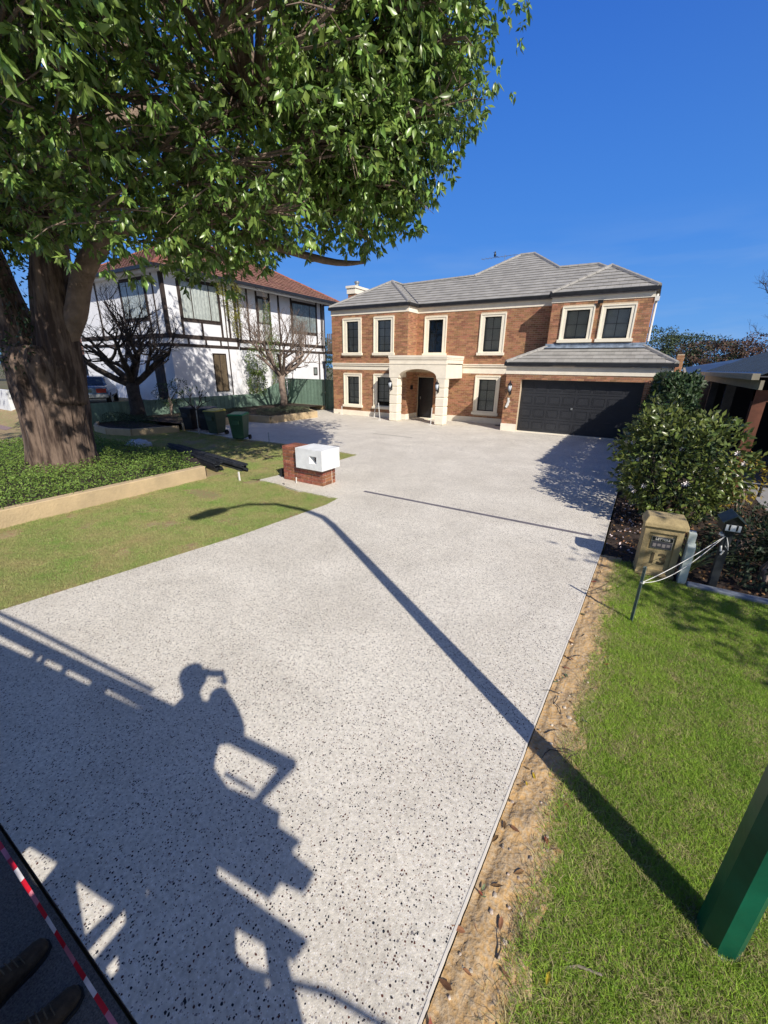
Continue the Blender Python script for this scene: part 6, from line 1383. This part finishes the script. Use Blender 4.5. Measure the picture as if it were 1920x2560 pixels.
# ================================================================== hazard tape on the road edge
TP = empty('hazard_tape', (14,-20.22,.0), 'red and white striped hazard tape stretched along the front of the slab', 'tape')
ta, tb = Vector((11.0,-20.19,.05)), Vector((15.65,-20.215,.05)); n = 46
for k in range(n):
    p, q = ta.lerp(tb,k/n), ta.lerp(tb,(k+1)/n); z0 = .035*math.sin(k*.5); z1 = .035*math.sin((k+1)*.5); tw = .5+.3*math.sin(k*.45)
    s = Vector((0,math.cos(tw)*.02,math.sin(tw)*.02)); tw2 = .5+.3*math.sin((k+1)*.45); s2 = Vector((0,math.cos(tw2)*.02,math.sin(tw2)*.02)); o1, o2 = Vector((0,0,.03+z0*.3)), Vector((0,0,.03+z1*.3))
    MB().add([p-s/2+o1,q-s2/2+o2,q+s2/2+o2,p+s/2+o1,p-s/2+o1+Vector((.06,0,0)),q-s2/2+o2+Vector((.0,0,0))], [(0,1,2,3)]).build('tape_stripe', mat('tape_red',(.62,.012,.03),.4) if k%2 else mat('tape_white' if k%4 else 'tape_pink',(.78,.74,.76) if k%4 else (.60,.20,.26),.4), TP)
# pair of work boots standing on the road edge
M_boot = mat('brown_boot_suede',(.055,.038,.022),.9,.3,25,.3)
for (x,y,rz,lab) in ((14.15,-20.525,R_(8),'dark brown work boot standing on the road edge, left one of the pair'),(14.43,-20.52,R_(-2),'dark brown work boot standing on the road edge, right one of the pair')):
    t = empty('work_boot', (x,y,.014), lab, 'boot', 'pair of work boots on the road edge', rz); T = parent_world(t); vs = []; fs = []
    sec = [(.285,.016,.03,.045),(.275,.034,.02,.062),(.25,.046,.02,.074),(.20,.052,.02,.082),(.15,.049,.02,.105),(.11,.045,.02,.150),(.07,.044,.02,.195),(.02,.043,.02,.20),(-.005,.034,.02,.19)]
    for (yy,hw,z0,z1) in sec:
        for k in range(10):
            a = math.pi*k/9; vs.append(T@Vector((hw*math.cos(a)*(1 if 0 < k < 9 else .92), yy, z0+(z1-z0)*math.sin(a)**.6 if 0 < k < 9 else z0)))
    n = len(sec); fs = [(i_*10+k,(i_+1)*10+k,(i_+1)*10+k+1,i_*10+k+1) for i_ in range(n-1) for k in range(9)]+[(i_*10,i_*10+9,(i_+1)*10+9,(i_+1)*10) for i_ in range(n-1)]+[tuple(range(10)),tuple((n-1)*10+k for k in reversed(range(10)))]
    MB().add(vs, fs).build('upper', M_boot, t, smooth=True)
    out_ = [(.0,-.012),(.036,-.008),(.046,.03),(.044,.11),(.056,.20),(.050,.255),(.028,.288),(0,.295),(-.028,.288),(-.050,.255),(-.056,.20),(-.044,.11),(-.046,.03),(-.036,-.008)]
    b = MB(); b.prism(out_, [], lambda p: T@Vector((p[0],p[1],.0)), lambda p: T@Vector((p[0],p[1],.022))); b.build('sole', M_rubber, t)
    b = MB()
    for k in range(4): yy = .12+k*.022; zz = .150-k*.02; b.tube([T@Vector((-.03,yy,zz-.012)),T@Vector((0,yy,zz+.004)),T@Vector((.03,yy,zz-.012))], .003, 5)
    b.build('laces', mat('tan_lace',(.11,.09,.06),.9), t)

# ================================================================== work truck behind the camera, photographer on its deck
TK = empty('work_truck', (15,-21.8,0), 'flat-deck work truck parked along the road edge behind the viewpoint', 'truck')
def PY(x): return -20.95+.12*(x-16.4)
def shadow_sheet_xz(name, poly, holes, m, parent=TK, th=.035):
    b = MB(); b.prism(poly, holes, lambda p: (p[0],PY(p[0]),p[1]), lambda p: (p[0]-.12*th,PY(p[0])-th,p[1])); return b.build(name, m, parent)  # unseen flat sheets, cut to the outline of the shadow they throw
rail = [(12.0,2.87),(12.884,2.87),(13.439,2.86),(14.207,2.85),(15.478,2.85),(16.36,2.86),(16.229,2.711),(15.507,2.73),(14.657,2.73),(13.069,2.72),(12.0,2.73)]
body = [(12.0,2.60),(13.664,2.61),(16.159,2.685),(16.40,2.72),(16.793,2.439),(17.093,2.467),(17.253,2.46),(17.208,2.372),(17.383,2.357),(17.269,2.269),(17.429,2.235),(17.331,2.132),(17.161,2.113),(17.056,2.008),(16.63,1.999),(16.632,1.921),(16.741,1.809),(16.721,1.678),(16.978,1.639),(16.953,1.544),(16.9,1.447),(16.25,1.208),(15.923,1.0),(15.0,.9),(14.371,.9),(12.0,.9)]
holes = [[(14.987,1.401),(15.086,1.504),(15.362,1.531),(15.282,1.422),(15.227,1.352),(15.145,1.355)],[(15.496,1.492),(15.558,1.524),(15.871,1.542),(15.648,1.342)],[(15.682,1.295),(15.95,1.563),(15.973,1.527),(15.745,1.299)],
    [(15.824,1.297),(15.935,1.401),(15.957,1.371),(15.871,1.29)],[(16.071,1.688),(16.144,1.728),(16.169,1.7),(16.118,1.647),(16.07,1.642)],[(16.088,1.547),(16.126,1.574),(16.173,1.571),(16.145,1.538),(16.097,1.526)],[(16.148,1.5),(16.2,1.528),(16.213,1.51),(16.18,1.478),(16.145,1.473)],[(16.412,1.806),(16.45,1.812),(16.504,1.723),(16.479,1.696),(16.431,1.749)]]
shadow_sheet_xz('top_rail', rail, [], M_truck)
shadow_sheet_xz('side_panel', body, holes, M_truck)
for x0, x1 in ((12.55,12.62),(13.16,13.24),(13.27,13.42),(14.30,14.36),(14.44,14.48),(14.78,14.82),(15.22,15.30),(15.34,15.40),(16.12,16.3)): shadow_sheet_xz('rail_post', [(x0,2.60),(x1,2.60),(x1,2.74),(x0,2.74)], [], M_truck)
shadow_sheet_xz('step', [(16.586,1.93),(17.253,1.915),(17.158,1.831),(16.716,1.793)], [], M_truck); shadow_sheet_xz('ladder_leg', [(16.969,1.825),(17.066,1.825),(17.095,1.66),(17.117,1.527),(16.924,1.456),(16.97,1.636)], [], M_truck)
shadow_sheet_xz('guard_rail', [(16.835,2.891),(17.53,2.894),(17.527,2.837),(17.106,2.465),(17.059,2.483),(17.363,2.784),(16.835,2.787)], [], M_truck); shadow_sheet_xz('mesh_bar', [(16.794,2.538),(17.07,2.524),(17.048,2.496),(16.77,2.505)], [], M_truck, th=.01)
b = MB(); b.tube([(12.0,PY(12)-.25,3.25),(14.3,PY(14.3)-.25,3.26),(16.3,PY(16.3)-.25,3.2)], .022, 6); b.build('upper_line', M_truck, TK)
b = MB(); b.tube([(16.2,PY(16.2),1.50),(17.29,PY(17.29),1.77),(17.62,PY(17.62),1.795),(18.3,PY(18.3),1.83)], .012, 6); b.build('hose', M_rubber, TK)
MB().box((12.0,-23.4,1.25),(16.2,-21.6,1.4)).build('deck', M_truck, TK); MB().box((12.0,-23.3,.75),(16.2,-21.7,1.249)).build('chassis', M_gutter, TK)
for x in (12.6,15.4):
    for y in (-23.2,-21.85): MB().lathe([(.0,-.13),(.40,-.13),(.45,-.08),(.45,.08),(.40,.13),(.0,.13)], (x,y,.45), 20, 'y').build('wheel', M_rubber, TK)
b = MB(); b.box((9.6,-23.3,.6),(11.9,-21.6,2.4)); cb = b.build('cab', M_truck, TK, bevel=.08); MB().box((9.585,-23.1,1.4),(9.599,-21.8,2.2)).build('windscreen', MATS['car_glass'], cb)
# photographer
PH = empty('person', (16.15,-20.85,1.2), 'person in dark work clothes and cap holding a phone up to photograph the driveway', 'person')
def skin(name, verts, edges, m, parent, root=0, sub=2):
    inv = parent_world(parent).inverted(); me = bpy.data.meshes.new(name); me.from_pydata([tuple(inv@Vector(v[:3])) for v in verts], edges, []); o = bpy.data.objects.new(name, me); COL.objects.link(o); o.parent = parent
    o.modifiers.new('skin','SKIN'); 
    for i, v in enumerate(verts): sv = me.skin_vertices[0].data[i]; sv.radius = (v[3], v[4] if len(v) > 4 else v[3]); sv.use_root = (i == root)
    s = o.modifiers.new('sub','SUBSURF'); s.levels = sub; s.render_levels = sub; me.materials.append(m); return o
PV = [(16.20,-20.82,1.95,.21,.15),(16.21,-20.79,2.15,.22,.15),(16.21,-20.76,2.36,.24,.15),(16.19,-20.75,2.52,.19,.13),(16.15,-20.74,2.64,.065),(16.16,-20.72,2.72,.065),
      (16.38,-20.70,2.54,.13),(16.54,-20.57,2.46,.09),(16.36,-20.61,2.67,.105),(16.27,-20.57,2.76,.08),
      (15.97,-20.76,2.50,.075),(15.80,-20.70,2.34,.055),(15.93,-20.62,2.54,.04),(16.05,-20.52,2.72,.035),
      (16.22,-20.88,1.80,.11),(16.25,-20.84,1.50,.08),(16.26,-20.88,1.24,.05),(16.28,-20.78,1.21,.04),(16.02,-20.88,1.80,.11),(16.00,-20.84,1.50,.08),(16.00,-20.88,1.24,.05),(15.99,-20.78,1.21,.04)]
PE = [(0,1),(1,2),(2,3),(3,4),(4,5),(3,6),(6,7),(7,8),(8,9),(3,10),(10,11),(11,12),(12,13),(0,14),(14,15),(15,16),(16,17),(0,18),(18,19),(19,20),(20,21)]
skin('body', PV, PE, M_cloth, PH)
b = MB(); b.lathe([(.0,-.14),(.05,-.13),(.078,-.08),(.092,.0),(.094,.06),(.075,.12),(.04,.145),(.0,.15)], (16.16,-20.73,2.87), 18); b.v = [(v[0],(v[1]+20.73)*1.15-20.73,v[2]) for v in b.v]
HD = b.build('head', M_skin, PH, smooth=True)
for s_ in (-1,1):
    b = MB(); b.lathe([(.0,-.008),(.03,-.006),(.034,.0),(.0,.01)], (16.16+s_*.094,-20.73,2.86), 8, 'x'); b.build('ear', M_skin, HD)
    b = MB(); b.lathe([(.0,-.010),(.010,-.006),(.012,.0),(.008,.008),(.0,.011)], (16.16+s_*.034,-20.628,2.875), 8); b.build('eye', M_black, HD)
b = MB(); b.add([(16.145,-20.63,2.84),(16.175,-20.63,2.84),(16.16,-20.605,2.838),(16.16,-20.63,2.885)], [(0,1,2),(0,2,3),(1,3,2),(0,3,1)]); b.build('nose', M_skin, HD)
MB().box((16.135,-20.634,2.80),(16.185,-20.624,2.807)).build('mouth', mat('lips',(.35,.14,.12),.6), HD)
b = MB(); b.lathe([(.098,.0),(.102,.04),(.09,.09),(.05,.12),(.0,.128)], (16.16,-20.735,2.925), 18); b.v = [(v[0],(v[1]+20.735)*1.16-20.735,v[2]) for v in b.v]; b.build('cap', M_black, PH, smooth=True)
for s_, hx, hy, hz in ((1,16.30,-20.50,2.74),(-1,16.05,-20.52,2.72)):
    hv = [(hx,hy,hz,.03),(hx-.01*s_,hy+.01,hz+.05,.032)]; he = [(0,1)]
    b0 = skin('hand', hv+[(hx+s_*.02,hy+.0,hz+.09,.012)], [(0,1),(1,2)], M_skin, PH, sub=1)
    for f in range(4): skin('finger', [(hx-s_*.0,hy+.01,hz+.04+f*.018,.009),(hx-s_*.03,hy+.02,hz+.045+f*.018,.008),(hx-s_*.055,hy+.012,hz+.045+f*.018,.007)], [(0,1),(1,2)], M_skin, PH, sub=1)
    skin('thumb', [(hx,hy-.01,hz+.03,.011),(hx-s_*.03,hy-.03,hz+.05,.010),(hx-s_*.05,hy-.03,hz+.07,.008)], [(0,1),(1,2)], M_skin, PH, sub=1)
ph_ = MB(); ph_.obox((16.175,-20.485,2.80), (.15,.009,.075), (0,0,R_(31))); tag(ph_.build('phone', M_black), 'black phone held up by the person on the truck deck', 'phone')

# ================================================================== neighbour at the right
NB = empty('neighbour_house', (20,-3,0), 'dark single-storey neighbour house with slate-blue metal roof and brown posts', 'house')
M_nw = mat('dark_neighbour_wall',(.075,.07,.065),.8,.2,3); M_ng = mat('beige_gutter',(.30,.27,.20),.5,.1,5); M_nr = mat('slate_metal_roof',(.05,.075,.12),.45,.1,3,metal=.2); M_bt = mat('brown_timber',(.16,.06,.035),.7,.2,5)
b = MB(); b.box((18.75,1.2,.0),(27,9,2.6)); b.build('wall', M_nw, NB)
b = MB(); b.box((18.9,.9,.05),(19.5,1.19,2.1)); b.build('window', M_black, NB)
MB().box((18.45,5.6,.0),(18.745,12,2.35)).build('wall', M_nw, NB)
ez = 2.76
rp_ = [(18.05,.65,ez),(18.05,-9.3,ez),(22.6,-9.3,ez+2.1),(22.6,-3.9,ez+2.1)]
for f in (rp_, [(18.05,.65,ez),(22.6,-3.9,ez+2.1),(27.2,.65,ez)], [(22.6,-9.3,ez+2.1),(27.2,-9.3,ez),(27.2,.65,ez),(22.6,-3.9,ez+2.1)]):
    n = len(f); b = MB(); b.add([Vector(p) for p in f]+[Vector(p)-Vector((0,0,.04)) for p in f], [tuple(range(n)),tuple(i+n for i in reversed(range(n)))]+[(i,(i+1)%n,(i+1)%n+n,i+n) for i in range(n)]); b.build('roof', M_nr, NB)
b = MB()
for k in range(26): y = .4-k*.38; x1 = min(22.6, 18.05+max(.1,(.65-y))); b.beam((18.1,y,ez+.03),(x1,y,ez+.03+(x1-18.1)*.4615), .03, .03)
b.build('roof_ribs', M_nr, NB, kind='stuff')
MB().beam((18.0,.75,ez-.06),(18.0,-9.35,ez-.06),.12,.12).build('gutter', M_ng, NB); MB().beam((18.06,.72,ez-.06),(27.2,.72,ez-.06),.12,.12).build('gutter', M_ng, NB)
MB().beam((18.15,.5,ez-.22),(18.15,-9.2,ez-.22),.06,.18).build('fascia_beam', M_ng, NB)
for y, x in ((-8.2,18.25),(-4.2,18.25),(-.6,18.25)): MB().box((x,y-.11,0),(x+.22,y+.11,2.42)).build('post', M_bt if y < -7 else M_nw, NB)
MB().box((18.25,-8.3,2.18),(24,-8.1,2.42)).build('beam', M_bt, NB)
MB().box((18.45,-.5,0),(27,.2,2.6)).build('carport_back', M_dark, NB); MB().box((24,-8,0),(24.2,-.6,2.6)).build('wall', M_nw, NB)
e2_ = [(17.75,6.2,2.95),(17.75,2.6,2.45),(21,2.6,3.4),(21,6.2,3.6)]
b = MB(); b.add([Vector(p) for p in e2_]+[Vector(p)-Vector((0,0,.05)) for p in e2_], [(0,1,2,3),(7,6,5,4),(0,4,5,1),(1,5,6,2),(2,6,7,3),(3,7,4,0)]); b.build('rear_roof', M_nr, NB); MB().beam((17.7,6.2,2.88),(17.7,2.6,2.38),.10,.12).build('gutter', M_ng, NB)
MB().box((18.05,2.7,0),(18.15,2.8,2.5)).build('post', M_ng, NB); MB().box((18.4,2.7,0),(19.5,5.5,2.4)).build('wall', M_nw, NB)
b = MB(); b.tube([(18.95,-7.9,0),(18.95,-7.9,1.0)], .03, 8); tag(b.build('bollard', M_gutter), 'thin dark post standing at the neighbour driveway edge', 'post')

# ================================================================== background trees
def far_tree(x, y, h, r, m, label, dens=6, size=(.14,.30), seed=1, bare=False):
    h *= .84
    t = empty('background_tree', (x,y,0), label, 'tree', 'trees beyond the houses'); rd = random.Random(seed)
    b = MB(); b.tube([(x,y,0),(x+.2,y,h*.4),(x,y,h*.75)], [.3,.22,.1], 8); b.build('trunk', M_twigd, t)
    lobes = [((x+rd.uniform(-.5,.5)*r,y+rd.uniform(-.5,.5)*r,h*rd.uniform(.5,.85)),(r*rd.uniform(.45,.7),r*rd.uniform(.45,.7),h*rd.uniform(.16,.26))) for k in range(6)]
    foliage('crown', lobes, dens*5.0, m, t, size, .35, loc=(x,y,0)); return t
far_tree(17.0,36,8.0,4.5,M_pine,'olive green tree directly behind the garage roof end',9,seed=3)
far_tree(20.0,40,7.6,5,M_pine,'rounded green tree just right of the garage roof',9,seed=4)
far_tree(22.5,34,6.6,4.2,M_farbare,'reddish brown thin tree behind the brick pier',7,seed=5)
far_tree(25.5,38,7.4,5,M_farbare,'brown twiggy tree above the neighbour roof left end',7,seed=6)
far_tree(28.0,30,6.2,4.2,M_pine,'dark green tree behind the neighbour roof ridge',9,seed=7)
far_tree(31.5,36,8.6,5,M_pine,'tall dark green tree at the right frame edge',9,seed=8)
far_tree(35,33,9.5,5,M_pine,'taller dark tree past the right frame edge',8,seed=9)
far_tree(-28,30,8,6,M_pine,'green tree far behind the white house',7,seed=10); far_tree(-40,12,8,6,M_pine,'green tree beyond the dark garages on the left',7,seed=11); far_tree(-44,-4,8,6,M_pine,'green tree at the far left beyond the lawn',7,seed=12)
far_tree(-6,34,6.0,4.5,M_pine,'green tree showing between the two houses',7,seed=13)
hedge('back_hedge', [(17.3,14,0,34,15.5,2.6)], M_pine, 'dark distant hedge behind the neighbour house', (.15,.28), 60)
hedge('back_hedge', [(-62,16,0,-8,18,3.2)], M_pine, 'dark hedge behind the white house property', (.2,.35), 25)
hedge('back_hedge', [(-64,-20,0,-60,16,3.2)], M_pine, 'dark hedge closing the far left side', (.2,.35), 25)
bare_tree('bare_tree', (23.3,18,0), 4.6, .2, 31, 'leafless twisted tree rising above the neighbour roof at the right edge', M_twigd, depth=5, L=2.2, n1=5, spread=.6, up_=.2)
# tree across the verge whose shade falls on the right lawn
ST2 = empty('verge_tree', (23.6,-17.6,0), 'leafy verge tree beyond the right frame edge shading the lawn', 'tree')
b = MB(); b.tube([(23.6,-17.6,0),(23.5,-17.5,1.8),(23.6,-17.6,3.6)], [.22,.17,.1], 10); b.build('trunk', M_bark, ST2)
foliage('crown', [((23.4,-17.3,5.0),(1.9,1.7,1.4)),((24.8,-17.9,4.6),(1.5,1.5,1.3)),((22.6,-18.0,4.2),(1.0,.9,.8)),((25.6,-16.5,5),(1.5,1.4,1.2))], 46, M_leaf, ST2, (.12,.2), .3, loc=(23.6,-17.6,0))
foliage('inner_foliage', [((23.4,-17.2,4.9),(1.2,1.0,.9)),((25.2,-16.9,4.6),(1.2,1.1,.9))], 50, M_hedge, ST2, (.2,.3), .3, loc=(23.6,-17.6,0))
